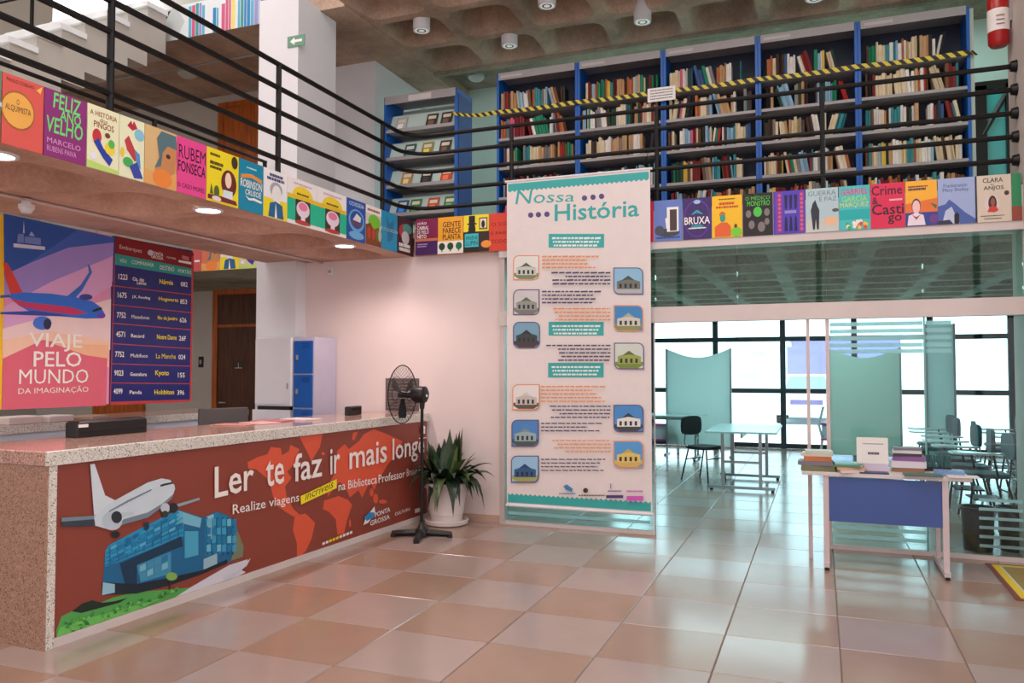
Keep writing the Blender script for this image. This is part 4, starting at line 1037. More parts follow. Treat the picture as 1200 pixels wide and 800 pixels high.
for k, (n1, n2, n3, n4, y, sl) in enumerate(rows):
    x = 138.5-k*1.0
    bt(n1, x, x+10.5, y, 6.5, WH, 0.03, sl)
    bt(n2, x+16.5+k*0.4, x+(30 if k == 0 else 38 if k in (1, 2, 4, 5) else 33), y+16*sl, 4.2, WH, 0.02, sl)
    if k == 0: bt('Letras', 160, 171, 333, 4.2, WH, 0.02, sl)
    bt(n3, x+48, x+(64 if k == 0 else 71 if k in (1, 2, 3, 4, 6) else 64), y+48*sl+0.5, 5.5 if k != 5 else 7.5, YE, 0.03, sl)
    bt(n4, x+73+k*0.3, x+81+k*0.3, y+74*sl+1, 5.5, WH, 0.03, sl)
A.build(t)

# ================================================================== TALL BANNER
YBN = 7.13
c0 = pY(594, 400, YBN); c1 = pY(763, 400, YBN)
O = Vector((c0.x, YBN, pY(680, 597, YBN).z)); W = c1.x-c0.x; H = pY(680, 205, YBN).z-O.z
t = thing('history_banner', 'tall white hanging banner with teal scalloped ends and a historical timeline', 'banner', O, 0)
MB().box(0, W, 0.0, 0.003, 0.0, H).build('cloth', flat((226, 218, 216)), t)
MB().tube([(-0.02, 0.004, H), (W+0.02, 0.004, H)], 0.012, 8).build('top_rod', WHITE, t)
MB().tube([(-0.01, 0.004, 0), (W+0.01, 0.004, 0)], 0.014, 8).build('bottom_rod', WHITE, t)
for u in (0.06, W-0.06): MB().tube([(u, 0.006, H), (u+0.02, 0.12, H+0.19)], 0.003, 5).build('cord', BLACK, t)
A = Art(W, H, y=0)
TE = (52, 170, 168); PU = (84, 72, 128); ORG = (226, 150, 90)
def scal(z0, z1, up_):
    n = 30; pts = [(0.008, z0), (0.992, z0)]
    for k in range(n*4, -1, -1):
        u = 0.008+0.984*k/(n*4); pts.append((u, z1+0.0028*math.cos(2*PI*k/4)*up_))
    A.poly(pts, TE)
scal(0.992, 0.968, 1); scal(0.008, 0.034, 1)
fnb = plane_fn(O, 0)
A.fn = fnb
A.text('Nossa', None, None, TE, 0.0, 0.12, quad=[(604, 239.5), (673, 236), (673, 224.5), (604.5, 222)]); A.text('História', None, None, TE, 0.035, quad=[(650, 259.5), (749, 253.5), (749, 233.5), (650, 239.5)])
for x, z in ((685, 232), (695, 231), (705, 230), (622, 252), (631, 251.5), (641, 251)): A.ell(x, z, 3.2, 3.2, PU, 12, 0.3)
for (x0, y0, x1, y1) in ((643, 274, 708, 290), (643, 377, 707.5, 393), (642.5, 425, 707.5, 442)):
    A.rect(x0, y1, x1, y0, TE)
    for k in range(3): A.dashes(x0+4+k, y0+4+k*4.3, x1-4-2*k, 2, (226, 240, 238), 30+k, 0.2)
def pic(x0, y0, x1, y1, border, sky, bld, gnd, roof, kind):
    A.rrect(x0, y1, x1, y0, 7, border, (1, 0, 1, 0) if kind == 'b' else (0, 1, 0, 1) if kind == 'a' else (1, 1, 1, 1))
    A.rrect(x0+1.1, y1-1.1, x1-1.1, y0+1.1, 6, sky, (1, 0, 1, 0) if kind == 'b' else (0, 1, 0, 1) if kind == 'a' else (1, 1, 1, 1))
    h = y1-y0; wd = x1-x0
    A.poly([(x0+1.2, y1-h*0.28), (x1-1.2, y1-h*0.28), (x1-1.2, y1-h*0.16), (x1-7, y1-1.2), (x0+7, y1-1.2), (x0+1.2, y1-h*0.16)], gnd)
    A.poly([(x0+wd*0.12, y1-h*0.2), (x0+wd*0.12, y1-h*0.48), (x0+wd*0.3, y1-h*0.52), (x0+wd*0.5, y1-h*0.68), (x0+wd*0.7, y1-h*0.52), (x0+wd*0.9, y1-h*0.48), (x0+wd*0.9, y1-h*0.2)], bld)
    A.poly([(x0+wd*0.1, y1-h*0.48), (x0+wd*0.3, y1-h*0.54), (x0+wd*0.5, y1-h*0.7), (x0+wd*0.7, y1-h*0.54), (x0+wd*0.92, y1-h*0.48), (x0+wd*0.5, y1-h*0.56)], roof)
    for k in range(4): A.rect(x0+wd*(0.2+0.17*k), y1-h*0.24, x0+wd*(0.28+0.17*k), y1-h*0.4, (40, 44, 46), 0 if k else 0.5)
GY = (196, 206, 204)
pic(601.5, 299, 632, 328, ORG, (226, 226, 222), (200, 206, 196), (120, 136, 108), (80, 90, 80), 'a'); pic(601.5, 339, 632.5, 369, PU, (206, 204, 204), (150, 156, 148), (120, 124, 118), (100, 106, 100), 'a')
pic(601.5, 377, 633, 408, PU, (120, 166, 190), (60, 66, 70), (70, 60, 56), (40, 44, 48), 'c'); pic(719, 313.5, 754, 345, PU, (140, 190, 220), (110, 116, 110), (180, 184, 184), (70, 76, 70), 'b')
pic(719.5, 357.5, 754, 388, ORG, (60, 136, 196), (206, 206, 190), (140, 146, 90), (170, 170, 160), 'b'); pic(720, 401.5, 755, 432.5, PU, (206, 216, 206), (150, 166, 80), (120, 140, 60), (90, 110, 50), 'b')
pic(601, 450, 633, 480, ORG, (226, 224, 224), (196, 190, 184), (90, 84, 76), (210, 206, 200), 'a'); pic(600, 491.5, 632, 523, PU, (76, 134, 196), (150, 176, 180), (70, 90, 84), (120, 150, 160), 'a'); pic(599.5, 533.5, 632, 565, PU, (150, 196, 226), (50, 90, 140), (160, 166, 90), (40, 70, 120), 'a')
pic(719.5, 474, 754.5, 506, PU, (70, 140, 206), (226, 226, 224), (60, 66, 66), (50, 54, 60), 'b'); pic(719.5, 516, 754.5, 547.5, ORG, (84, 156, 214), (222, 196, 110), (206, 180, 100), (200, 170, 80), 'b')
DK = (70, 66, 100)
def para(x0, x1, y0, n, c, right, sd):
    r2 = random.Random(sd)
    for k in range(n):
        s_ = r2.uniform(0, 0.25)*(x1-x0)*(k > 0)
        xa, xb = (x0+s_, x1) if right else (x0, x1-s_)
        A.dashes(xa, y0+k*4.3, xb, 1.5, c, sd*10+k, 0.1)
para(636, 703, 300, 4, ORG, False, 1); para(647, 716, 319, 4, DK, True, 2); para(636, 705, 341, 4, DK, False, 3); para(649, 716, 361, 4, ORG, True, 4); para(641, 716, 404, 5, DK, True, 5)
para(635, 710, 452, 5, ORG, False, 6); para(645, 716, 475, 4, DK, True, 7); para(635, 706, 495, 3, DK, False, 8); para(648, 716, 515, 4, ORG, True, 9); para(635, 712, 537, 4, DK, False, 10)
A.poly([(661, 569), (665, 567), (672, 572), (671, 576), (664, 573)], (60, 130, 180)); A.dashes(656, 577, 675, 1.6, (90, 140, 180), 60); A.ell(687, 574, 3, 3, (50, 44, 44), 8); A.dashes(679, 579, 710, 1.8, (110, 100, 90), 61); A.rect(711, 583, 731, 579.5, (70, 56, 120)); A.dashes(713, 574, 729, 1.4, (110, 90, 150), 62); A.rect(716, 572, 717, 566, (120, 100, 160)); A.rect(735, 586, 754.5, 580.5, (206, 90, 190)); A.dashes(735, 574, 754, 2, (190, 110, 190), 63)
A.build(t)

# ================================================================== FAN
fl = pZ(494, 629)
fan = thing('pedestal_fan', 'black pedestal fan with a wire guard in front of the counter', 'fan', (fl.x, fl.y, 0))
for a in (0.3, 0.3+PI/2, 0.3+PI, 0.3+1.5*PI):
    c, s_ = math.cos(a), math.sin(a)
    mb = MB(); mb.tube([(0.03*c, 0.03*s_, 0.045), (0.27*c, 0.27*s_, 0.028)], [0.034, 0.026], 4)
    ft = mb.build('foot', BLACKP, fan)
    MB().tube([(0.255*c, 0.255*s_, 0.0), (0.255*c, 0.255*s_, 0.03)], [0.028, 0.024], 8).build('foot_cap', RUBBER, fan)
MB().lathe((0, 0, 0), [(0.06, 0.02), (0.06, 0.06), (0.035, 0.09), (0.02, 0.13)], 16).build('collar', BLACKP, fan, True)
hz = pY(484, 462, fl.y).z
MB().tube([(0, 0, 0.05), (0, 0, hz-0.09)], 0.014, 10).build('pole', BLACK, fan, True)
MB().tube([(0, 0, hz-0.13), (0, 0, hz-0.06)], [0.02, 0.028], 10).build('neck', BLACKP, fan, True)
MB().tube([(0.045, 0, hz), (0.03, 0, hz), (-0.06, 0, hz), (-0.10, 0, hz)], [0.05, 0.075, 0.078, 0.05], 14).build('motor_housing', BLACKP, fan, True)
MB().box(0.044, 0.048, -0.015, 0.015, hz-0.02, hz+0.0).build('badge', PAPER, fan)
gx, gz, gr_ = -0.20, hz, 0.265
def circ(r, x, n=32): return [(x, r*math.cos(2*PI*k/n), gz+r*math.sin(2*PI*k/n)) for k in range(n)]
MB().tube(circ(gr_, gx), 0.005, 6, closed=True).build('guard_rim', BLACK, fan)
for side, xb in (('front_guard', gx-0.075), ('rear_guard', gx+0.075)):
    mb = MB()
    mb.tube(circ(0.06, xb, 16), 0.003, 4, closed=True); mb.tube(circ(0.16, gx+(xb-gx)*0.8, 28), 0.0018, 4, closed=True)
    for k in range(36):
        a = 2*PI*k/36; c, s_ = math.cos(a), math.sin(a)
        mb.tube([(xb, 0.06*c, gz+0.06*s_), (gx+(xb-gx)*0.8, 0.16*c, gz+0.16*s_), (gx, gr_*c, gz+gr_*s_)], 0.0016, 3, caps=False)
    mb.build(side, BLACK, fan)
MB().tube([(-0.10, 0, hz), (-0.235, 0, hz)], [0.035, 0.03], 12).build('hub', BLACKP, fan, True)
for k in range(3):
    a0 = 2*PI*k/3+0.5; vs = []; n = 6
    for i in range(n):
        r = 0.04+0.18*i/(n-1); wd = 0.35+0.25*math.sin(PI*i/(n-1))
        for sg in (-1, 1):
            a = a0+sg*wd*0.55
            vs.append((gx+0.012*sg+0.0, r*math.cos(a), gz+r*math.sin(a)))
    vs2 = [(x+0.004, y, z) for x, y, z in vs]
    fs = [(2*i, 2*i+1, 2*i+3, 2*i+2) for i in range(n-1)]+[(2*n+2*i+2, 2*n+2*i+3, 2*n+2*i+1, 2*n+2*i) for i in range(n-1)]
    MB().add(vs+vs2, fs).build('blade', BLACKP, fan, True)

# ================================================================== POTTED PLANT
pp = pZ(525, 613)
plant = thing('potted_plant', 'leafy green plant in a white plastic pot and saucer by the pink wall', 'plant', (pp.x, pp.y-0.03, 0))
WP = mat('white_plastic', S(226, 218, 216), 0.5, var=0.03)
MB().lathe((0, 0, 0), [(0.17, 0.0), (0.205, 0.012), (0.215, 0.05), (0.205, 0.055), (0.19, 0.03), (0.0, 0.028)], 28, caps=False).build('saucer', WP, plant, True)
MB().lathe((0, 0, 0), [(0.0, 0.03), (0.15, 0.03), (0.158, 0.10), (0.165, 0.105), (0.165, 0.115), (0.20, 0.355), (0.222, 0.36), (0.226, 0.41), (0.205, 0.412), (0.198, 0.37), (0.0, 0.365)], 28, caps=False).build('pot', WP, plant, True)
MB().lathe((0, 0, 0), [(0.2, 0.372), (0.1, 0.385), (0.0, 0.39)], 16, caps=False).build('soil', mat('soil', S(52, 38, 30), 0.95, var=0.2, scale=30), plant)
LG = [mat('leaf_green', S(42, 66, 40), 0.35, var=0.25, scale=14), mat('leaf_dark', S(28, 46, 32), 0.35, var=0.25, scale=14), mat('leaf_pale', S(84, 104, 60), 0.4, var=0.25, scale=14)]
rnd = random.Random(11)
def leaf(parent, base, az, length, lift, droop, wid, mm, name='leaf'):
    n = 7; d = Vector((math.cos(az), math.sin(az), 0)); sd_ = Vector((-math.sin(az), math.cos(az), 0)); vs = []
    for i in range(n):
        t = i/(n-1)
        p = Vector(base)+d*(length*t*(1-0.25*t*droop))+Vector((0, 0, lift*t-droop*length*0.9*t*t))
        wv = wid*math.sin(PI*min(1, t*0.9+0.08))**0.8*(1-t**4)
        if i == 0: wv = wid*0.1
        vs += [p-sd_*wv+Vector((0, 0, wv*0.35)), p, p+sd_*wv+Vector((0, 0, wv*0.35))]
    fs = []
    for i in range(n-1):
        a = 3*i; fs += [(a, a+1, a+4, a+3), (a+1, a+2, a+5, a+4)]
    return MB().add(vs, fs).build(name, mm, parent, True)
for k in range(96):
    az = 2*PI*k/96*5.17+rnd.uniform(-0.3, 0.3); r0 = rnd.uniform(0.02, 0.13); ring = k/96
    reach = 0.6
    if math.sin(az) > 0.05: reach = min(reach, (7.22-plant.location.y)/math.sin(az))
    if math.cos(az) < -0.05: reach = min(reach, (plant.location.x+3.72)/-math.cos(az))
    kk = min(1.0, (reach-r0-0.02)/0.52)
    leaf(plant, (r0*math.cos(az), r0*math.sin(az), 0.38), az, rnd.uniform(0.34, 0.54)*kk, rnd.uniform(0.42, 0.60)*(1.05-0.35*ring), rnd.uniform(1.0, 1.5)*(0.55+ring*0.7), rnd.uniform(0.04, 0.06), LG[rnd.choice([0, 0, 1, 1, 2])])
for k in range(14):
    az = 2*PI*k/14; r0 = 0.06
    MB().tube([(r0*math.cos(az)*0.5, r0*math.sin(az)*0.5, 0.37), (r0*2.2*math.cos(az), r0*2.2*math.sin(az), 0.62)], 0.004, 4).build('stem', LG[0], plant)

# ================================================================== BOOK STACKS on the mezzanine
YS, SD = 8.5, 0.34
bays = [pY(x, 60, YS).x for x in (582, 676.5, 777, 888, 1005, 1137)]
ZT = 4.96
SH = [4.50, 4.19, 3.85, 3.50, 3.16]
BAYN = ['leftmost', 'second', 'third', 'fourth', 'rightmost']
for b in range(5):
    x0, x1 = bays[b], bays[b+1]; W = x1-x0
    t = thing('book_stack', f'{["leftmost", "second from left", "middle", "second from right", "rightmost"][b]} blue and grey steel book stack bay behind the railing', 'bookshelf', (x0, YS, ZF), 0, 'steel book stack bays')
    for xa in ((0.0, 0.03), (W-0.03, W)):
        MB().bbox(xa[0], xa[1], 0, SD, 0, ZT-ZF, 0.003).build('upright', BLUE, t)
    MB().box(0.03, W-0.03, SD-0.012, SD, 0.05, ZT-ZF-0.03).build('back_panel', mat('shelf_back', S(34, 44, 66), 0.6), t)
    MB().box(0.03, W-0.03, -0.01, SD, ZT-ZF-0.03, ZT-ZF).build('canopy', GREYS, t)
    cp = MB().box(0.03, W-0.03, -0.014, -0.004, ZT-ZF-0.085, ZT-ZF).build('canopy_fascia', GREYS, t)
    MB().box(0.06, 0.06+0.26, -0.016, -0.0145, ZT-ZF-0.06, ZT-ZF-0.03).build('shelf_sign', flat((186, 184, 184)), t)
    for z in SH:
        MB().box(0.03, W-0.03, -0.005, SD-0.012, z-0.03-ZF, z-ZF).build('shelf', GREYS, t)
    MB().box(0.03, W-0.03, 0.0, 0.02, 0.0, 0.16).build('kick_plate', BLUED, t)
MB().box(W, W+0.035, 0.02, SD, 0, ZT-ZF-0.02).build('end_panel', mat('pale_end_panel', S(176, 186, 176), 0.6), t)
PALETTE = {'cream': (218, 204, 172), 'white': (228, 226, 220), 'tan': (190, 152, 110), 'brown': (112, 74, 50), 'dark brown': (66, 46, 36), 'dark red': (120, 26, 30), 'red': (176, 44, 40),
           'green': (28, 132, 96), 'dark green': (30, 66, 52), 'teal': (52, 138, 146), 'blue': (60, 92, 136), 'pale blue': (140, 180, 204), 'grey': (132, 130, 128), 'black': (34, 32, 34), 'orange': (176, 104, 62), 'yellow': (222, 190, 84), 'pink': (206, 96, 130)}
WT = {'cream': 14, 'white': 11, 'tan': 9, 'brown': 7, 'dark brown': 5, 'dark red': 5, 'red': 3, 'green': 3, 'dark green': 3, 'teal': 4, 'blue': 3, 'pale blue': 5, 'grey': 4, 'black': 5, 'orange': 2, 'yellow': 2, 'pink': 1}
names = [k for k in WT for _ in range(WT[k])]
def book_mb():
    mb = MB()   # unit book: spine towards -y, rounded spine, page block set in at the top
    vs = [(0, 0.06, 0), (0.5, 0, 0), (1, 0.06, 0), (1, 1, 0), (0, 1, 0)]
    top = [(x, y, 1.0) for x, y, _ in vs]
    mb.add(vs+top, [(4, 3, 2, 1, 0), (0, 1, 6, 5), (1, 2, 7, 6), (2, 3, 8, 7), (3, 4, 9, 8), (4, 0, 5, 9)])
    mb.m = 1
    ins = [(0.1, 0.12, 0.985), (0.9, 0.12, 0.985), (0.9, 0.98, 0.985), (0.1, 0.98, 0.985)]
    mb.add(ins, [(0, 1, 2, 3)])
    mb.m = 0
    mb.add([(0, 0.06, 1), (0.5, 0, 1), (1, 0.06, 1), (1, 1, 1), (0, 1, 1)]+[(0.1, 0.12, 0.985), (0.5, 0.12, 0.985), (0.9, 0.12, 0.985), (0.9, 1, 0.985), (0.1, 1, 0.985)],
           [(0, 1, 6, 5), (1, 2, 7, 6), (2, 3, 8, 7), (4, 0, 5, 9)])
    return mb
BM = {k: book_mb().mesh('book', [mat('cloth_'+k.replace(' ', '_'), S(*v), 0.6, var=0.12, scale=3), PAPER]) for k, v in PALETTE.items()}
books = []
rnd = random.Random(21)
for b in range(5):
    for r, z in enumerate(SH):
        x = bays[b]+0.04+rnd.uniform(0, 0.05); xe = bays[b+1]-0.035-rnd.choice([0, 0, 0.02, 0.1])
        hb = rnd.uniform(0.215, 0.235)
        if b == 4 and r == 0: xe -= 0.1
        n = 0; lean = 0.0; gapn = 0; cn = rnd.choice(names); run = 0
        while x < xe-0.042:
            if run <= 0: cn = rnd.choice(names); run = rnd.choice([1, 1, 1, 1, 2, 3])
            run -= 1
            th = rnd.uniform(0.013, 0.034); h = hb*rnd.uniform(0.86, 1.1); dp = rnd.uniform(0.14, 0.19)
            if rnd.random() < 0.07 and lean == 0:
                lean = rnd.uniform(0.08, 0.28)*(1 if rnd.random() < 0.35 else -1); gapn = rnd.randint(3, 8)
                if lean < 0: x += 0.262*math.sin(-lean)
            elif gapn <= 0 and lean != 0:
                if lean > 0: x += 0.262*math.sin(lean)
                lean = 0.0
            gapn -= 1
            if lean > 0 and x+0.07+0.28*math.sin(lean) > xe: break
            if x+th > xe: break
            n += 1
            books.append((th*h, b, r, n, cn, x, z, th, h, dp, lean, rnd.uniform(0.0, 0.03)))
            x += th/math.cos(lean)+0.0015
            if rnd.random() < 0.02 and lean == 0: x += rnd.uniform(0.03, 0.09)
vis = sorted(books, key=lambda q: -q[0]*(1.0 if q[2] < 4 else 0.2))
pick = set(id(q) for q in vis[:255])
stuffb = MB(); cols_ = list(PALETTE); 
for q in books:
    _, b, r, n, cn, x, z, th, h, dp, lean, fy = q
    if id(q) in pick:
        o = bpy.data.objects.new('book', BM[cn]); COL.objects.link(o)
        o.location = (x, YS+0.01+fy, z+0.0015+(th*math.sin(lean) if lean > 0 else 0)); o.scale = (th, dp, h); o.rotation_euler = (0, lean, 0)
        tag(o, f'{cn} book, {ordn(n)} from left, {["top", "second", "third", "fourth", "fifth"][r]} shelf, {BAYN[b]} stack bay', 'book', 'books on the steel stacks')
    else:
        c, s_ = math.cos(lean), math.sin(lean); mb = BM[cn]
        stuffb.m = cols_.index(cn)
        vs = [(0, 0.06, 0), (0.5, 0, 0), (1, 0.06, 0), (1, 1, 0), (0, 1, 0)]; vs = vs+[(a, bb, 1) for a, bb, _ in vs]
        stuffb.add([(x+a*th*c+k*h*s_, YS+0.01+fy+bb*dp, z+0.0015+(th*math.sin(lean) if lean > 0 else 0)-a*th*s_+k*h*c) for a, bb, k in vs], [(4, 3, 2, 1, 0), (0, 1, 6, 5), (1, 2, 7, 6), (2, 3, 8, 7), (3, 4, 9, 8), (4, 0, 5, 9), (5, 6, 7, 8, 9)])
o = stuffb.build('shelf_books', [BM[k].materials[0] for k in cols_]); tag(o, 'remaining rows of worn book spines filling the steel stacks', 'books', None, 'stuff')
# barrier tape along the top shelf
tp = thing('barrier_tape', 'yellow and black striped barrier tape across the book stacks', 'tape', (0, YS-0.03, 4.5))
pts = [(-4.07, 0.08, 4.58-4.5), (bays[0], 0.0, 0.0)]+[(bays[k], 0.0, 0.0) for k in range(1, 6)]+[(bays[5]+0.04, 0.02, 0.0)]
L = []
for i in range(len(pts)-1):
    a, b = Vector(pts[i]), Vector(pts[i+1]); n = max(2, int((b-a).length/0.045))
    for k in range(n):
        p = a.lerp(b, k/n); sag = 0.012*math.sin(PI*k/n) if i else 0.03*math.sin(PI*k/n)
        L.append(p-Vector((0, 0, sag)))
L.append(Vector(pts[-1]))
for k, nm in ((0, 'yellow_stripe'), (1, 'black_stripe')):
    for i in range(k, len(L)-1, 2):
        a, b = L[i], L[i+1]; sh = Vector((-0.022, 0, 0))
        MB().add([a-Vector((0, 0, 0.024))-sh, b-Vector((0, 0, 0.024))-sh, b+Vector((0, 0, 0.024))+sh, a+Vector((0, 0, 0.024))+sh,
                  a-Vector((0, -0.002, 0.024))-sh, b-Vector((0, -0.002, 0.024))-sh, b+Vector((0, 0.002, 0.024))+sh, a+Vector((0, 0.002, 0.024))+sh],
                 [(0, 1, 2, 3), (7, 6, 5, 4), (0, 4, 5, 1), (3, 2, 6, 7), (0, 3, 7, 4), (1, 5, 6, 2)]).build(nm, mat('tape_yellow', S(214, 196, 60), 0.5) if k == 0 else mat('tape_black', S(24, 22, 18), 0.5), tp)
nx = pY(775, 110, YS-0.05)
nt_ = thing('notice_card', 'white notice sheet hung on the striped tape', 'notice', (nx.x, YS-0.045, nx.z-0.075))
MB().box(-0.15, 0.15, 0, 0.003, 0, 0.15).build('sheet', PAPER, nt_)
a = Art(1, 1, lambda x, z: (x, z), y=0)
for k in range(4): a.dashes(-0.12, 0.115-0.03*k, 0.12, 0.012, (120, 122, 130), 70+k, 0.2)
a.build(nt_)

# ---- display rack at the left of the stacks
YD = 8.6
xa, xb = pY(450, 110, YD).x, pY(536, 100, YD).x
W = xb-xa
dr = thing('display_rack', 'blue steel display rack with tilted magazine shelves beside the column', 'bookshelf', (xa, YD, ZF))
for q in ((0, 0.04), (W-0.04, W)): MB().bbox(q[0], q[1], 0, 0.44, 0, 1.96, 0.003).build('upright', BLUE, dr)
MB().box(W, W+0.006, 0.03, 0.42, 0.05, 1.9).build('side_sheet', BLUED, dr)
MB().box(0.04, W-0.04, 0.42, 0.44, 0, 1.9).build('back_panel', TEALW, dr)
MB().box(0.02, W-0.02, -0.014, 0.0, 1.86, 1.96).build('canopy_fascia', GREYS, dr); MB().box(0.02, W-0.02, 0, 0.44, 1.93, 1.96).build('canopy', GREYS, dr)
MB().box(W*0.35, W*0.66, -0.02, -0.015, 1.87, 1.94).build('rack_sign', flat((206, 204, 204)), dr)
dz = [1.53, 1.18, 0.83, 0.48, 0.13]
for z in dz:
    MB().box(0.04, W-0.04, 0.0, 0.42, z-0.02, z).build('shelf', GREYS, dr)
    MB().box(0.04, W-0.04, -0.006, 0.0, z-0.03, z+0.012).build('lip', GREYS, dr)
    MB().add([(0.04, 0.06, z+0.002), (W-0.04, 0.06, z+0.002), (W-0.04, 0.16, z+0.23), (0.04, 0.16, z+0.23), (0.04, 0.07, z+0.002), (W-0.04, 0.07, z+0.002), (W-0.04, 0.17, z+0.23), (0.04, 0.17, z+0.23)],
             [(0, 1, 2, 3), (7, 6, 5, 4), (0, 4, 5, 1), (3, 2, 6, 7), (0, 3, 7, 4), (1, 5, 6, 2)]).build('sloping_back', TEALW, dr)
rnd = random.Random(4)
mc = [('dark brown', (70, 54, 44)), ('grey green', (110, 120, 100)), ('olive', (150, 140, 60)), ('dark teal', (40, 90, 96)), ('blue', (30, 90, 170)), ('green', (60, 120, 60)), ('red and orange', (200, 70, 40)), ('black', (30, 30, 30)), ('tan', (180, 140, 90)), ('pale grey', (190, 190, 186))]
slots = [(0, 0.62, 0), (0, 0.82, 0), (0, 0.2, 9), (1, 0.32, 3), (1, 0.56, 2), (1, 0.80, 0), (2, 0.28, 8), (2, 0.55, 7), (2, 0.82, 6), (3, 0.22, 4), (3, 0.40, 5), (3, 0.64, 6), (3, 0.86, 5)]
for (r, u, ci) in slots:
    cn, cc = mc[ci]; z = dz[r]; wd = 0.15; an = math.atan2(0.228, 0.1)
    t = thing('magazine', f'{cn} magazine on the {["top", "second", "third", "fourth"][r]} display rack shelf, {int(round(u*100))//20+1 and ["far left", "left", "middle", "right", "far right"][min(4, int(u*5))]}', 'magazine', (xa+u*W-wd/2, YD+0.046, ZF+z+0.004), 0, 'magazines on the display rack')
    t.rotation_euler = (an, 0, 0)
    MB().box(0, wd, 0, 0.2, 0, 0.006).build('cover', flat(cc), t)
    MB().box(wd*0.15, wd*0.85, 0.12, 0.17, 0.0061, 0.0068).build('cover_title', flat((226, 220, 200)), t)
    MB().box(wd*0.2, wd*0.7, 0.03, 0.1, 0.0061, 0.0068).build('cover_picture', flat(tuple(min(255, int(c*1.5+20)) for c in cc)), t)

# ---- fire extinguisher on the pillar
ex = pX(1168, 24, 1.40)
fe = thing('fire_extinguisher', 'red fire extinguisher with white label hung on the right pillar', 'extinguisher', (1.405, 7.45, 4.15))
MB().lathe((0, 0, 0), [(0.0, 0.0), (0.06, 0.005), (0.078, 0.03), (0.08, 0.42), (0.06, 0.48), (0.03, 0.5)], 20).build('cylinder', mat('red_paint', S(170, 22, 22), 0.3), fe, True)
MB().lathe((0, 0, 0), [(0.081, 0.12), (0.081, 0.30)], 20, caps=False).build('label_band', PAPER, fe, True)
MB().tube([(0, 0, 0.5), (0, 0, 0.56)], 0.02, 8).build('valve', BLACK, fe); MB().tube([(0, 0, 0.54), (0.0, -0.1, 0.57)], 0.01, 6).build('lever', BLACK, fe)
MB().box(0.07, 0.095, -0.03, 0.03, 0.2, 0.4).build('bracket', GREYS, fe)
a = Art(1, 1, lambda x, z: (x, z), y=-0.083); 
for k in range(3): a.rect(-0.03, 0.16+0.035*k, 0.03, 0.17+0.035*k, (150, 120, 120))
a.build(fe, 'label_print')

# ================================================================== LOCKER and things by the wall
xa, xb = pY(343, 395, 6.86).x, pY(367.5, 395, 6.86).x; W = xb-xa
lk = thing('locker', 'narrow lilac steel locker with blue doors against the wall', 'locker', (xa, 6.86, 0))
MB().box(0, W, 0.015, 0.41, 0, 1.84).build('body', LILAC, lk)
for k in range(5):
    z = 1.805-0.352*(k+1)
    d = MB().bbox(0.014, W-0.012, 0.0, 0.015, z+0.008, z+0.345, 0.004).build('door', BLUE, lk)
    MB().box(0.05, 0.07, -0.012, 0.0, z+0.15, z+0.20).build('latch', GREYS, d)
    for j in range(3): MB().box(0.12, W-0.05, -0.002, 0.0, z+0.27+j*0.02, z+0.278+j*0.02).build('louvre', BLUED, d)
xc = pY(299, 430, 6.86).x; xd = pY(342, 430, 6.86).x
cb = thing('white_cabinet', 'tall white cabinet left of the blue locker', 'cabinet', (xc, 6.86, 0))
W = xd-xc
MB().bbox(0, W, 0, 0.23, 1.12, 1.84, 0.01).build('upper_body', WHITE, cb)
MB().box(0.012, W-0.012, -0.012, 0.0, 1.14, 1.82).build('door', WHITE, cb)
MB().box(W-0.05, W-0.035, -0.022, -0.012, 1.3, 1.36).build('handle', GREYS, cb)
MB().box(-0.03, W-0.02, 0.0, 0.23, 0.0, 1.08).build('lower_body', WHITE, cb)
MB().box(0.02, W-0.04, 0.02, 0.2, 1.08, 1.12).build('plinth', BLACKP, cb)  # black block imitating the shadowed gap between the two white bodies
MB().box(W*0.62, W-0.02, -0.006, 0.0, 0.86, 0.98).build('slot', BLACKP, cb)
g0 = pY(453, 443, 7.28); g1 = pY(491, 481, 7.28)
pq = thing('wall_grille', 'square dark grey grille on the pink wall behind the fan', 'grille', (g0.x, 7.279, g1.z))
W = g1.x-g0.x; H = g0.z-g1.z
MB().box(0, W, -0.02, 0, 0, H).build('plate', mat('grille_grey', S(104, 92, 92), 0.5, var=0.05), pq)
for k in range(9): MB().box(0.015, W-0.015, -0.028, -0.02, 0.02+k*(H-0.04)/9, 0.02+(k+0.55)*(H-0.04)/9).build('slat', mat('grille_slat', S(124, 112, 110), 0.5), pq)
q = pY(389, 317, 7.28)
ws = thing('wall_sensor', 'small white sensor on the pink wall under the bridge', 'sensor', (q.x, 7.279, q.z-0.05))
MB().bbox(-0.03, 0.03, -0.04, 0, 0, 0.09, 0.006).build('case', WHITE, ws); MB().box(-0.018, 0.018, -0.043, -0.04, 0.02, 0.05).build('lens', GREYS, ws)
q = pY(236, 424, 9.35)
sw = thing('wall_switch', 'black switch plate on the grey wall beside the dark door', 'switch', (q.x, 9.349, q.z-0.08))
MB().bbox(-0.045, 0.045, -0.015, 0, 0, 0.16, 0.004).build('plate', BLACKP, sw); MB().box(-0.02, 0.02, -0.02, -0.015, 0.05, 0.11).build('rocker', GREYS, sw)
# exit sign on the column
q0 = pY(337.5, 50, 7.10); q1 = pY(357.5, 50, 7.10)
es = thing('exit_sign', 'green exit sign with white arrow on the white column', 'sign', (q0.x, 7.098, q0.z-0.06))
W = q1.x-q0.x
MB().box(0, W, -0.008, 0, 0, 0.12).build('plate', flat((100, 150, 130)), es)
a = Art(W, 0.12, y=-0.008); a.poly([(0.15, 0.5), (0.42, 0.85), (0.42, 0.62), (0.85, 0.62), (0.85, 0.38), (0.42, 0.38), (0.42, 0.15)], WH); a.build(es, 'arrow')
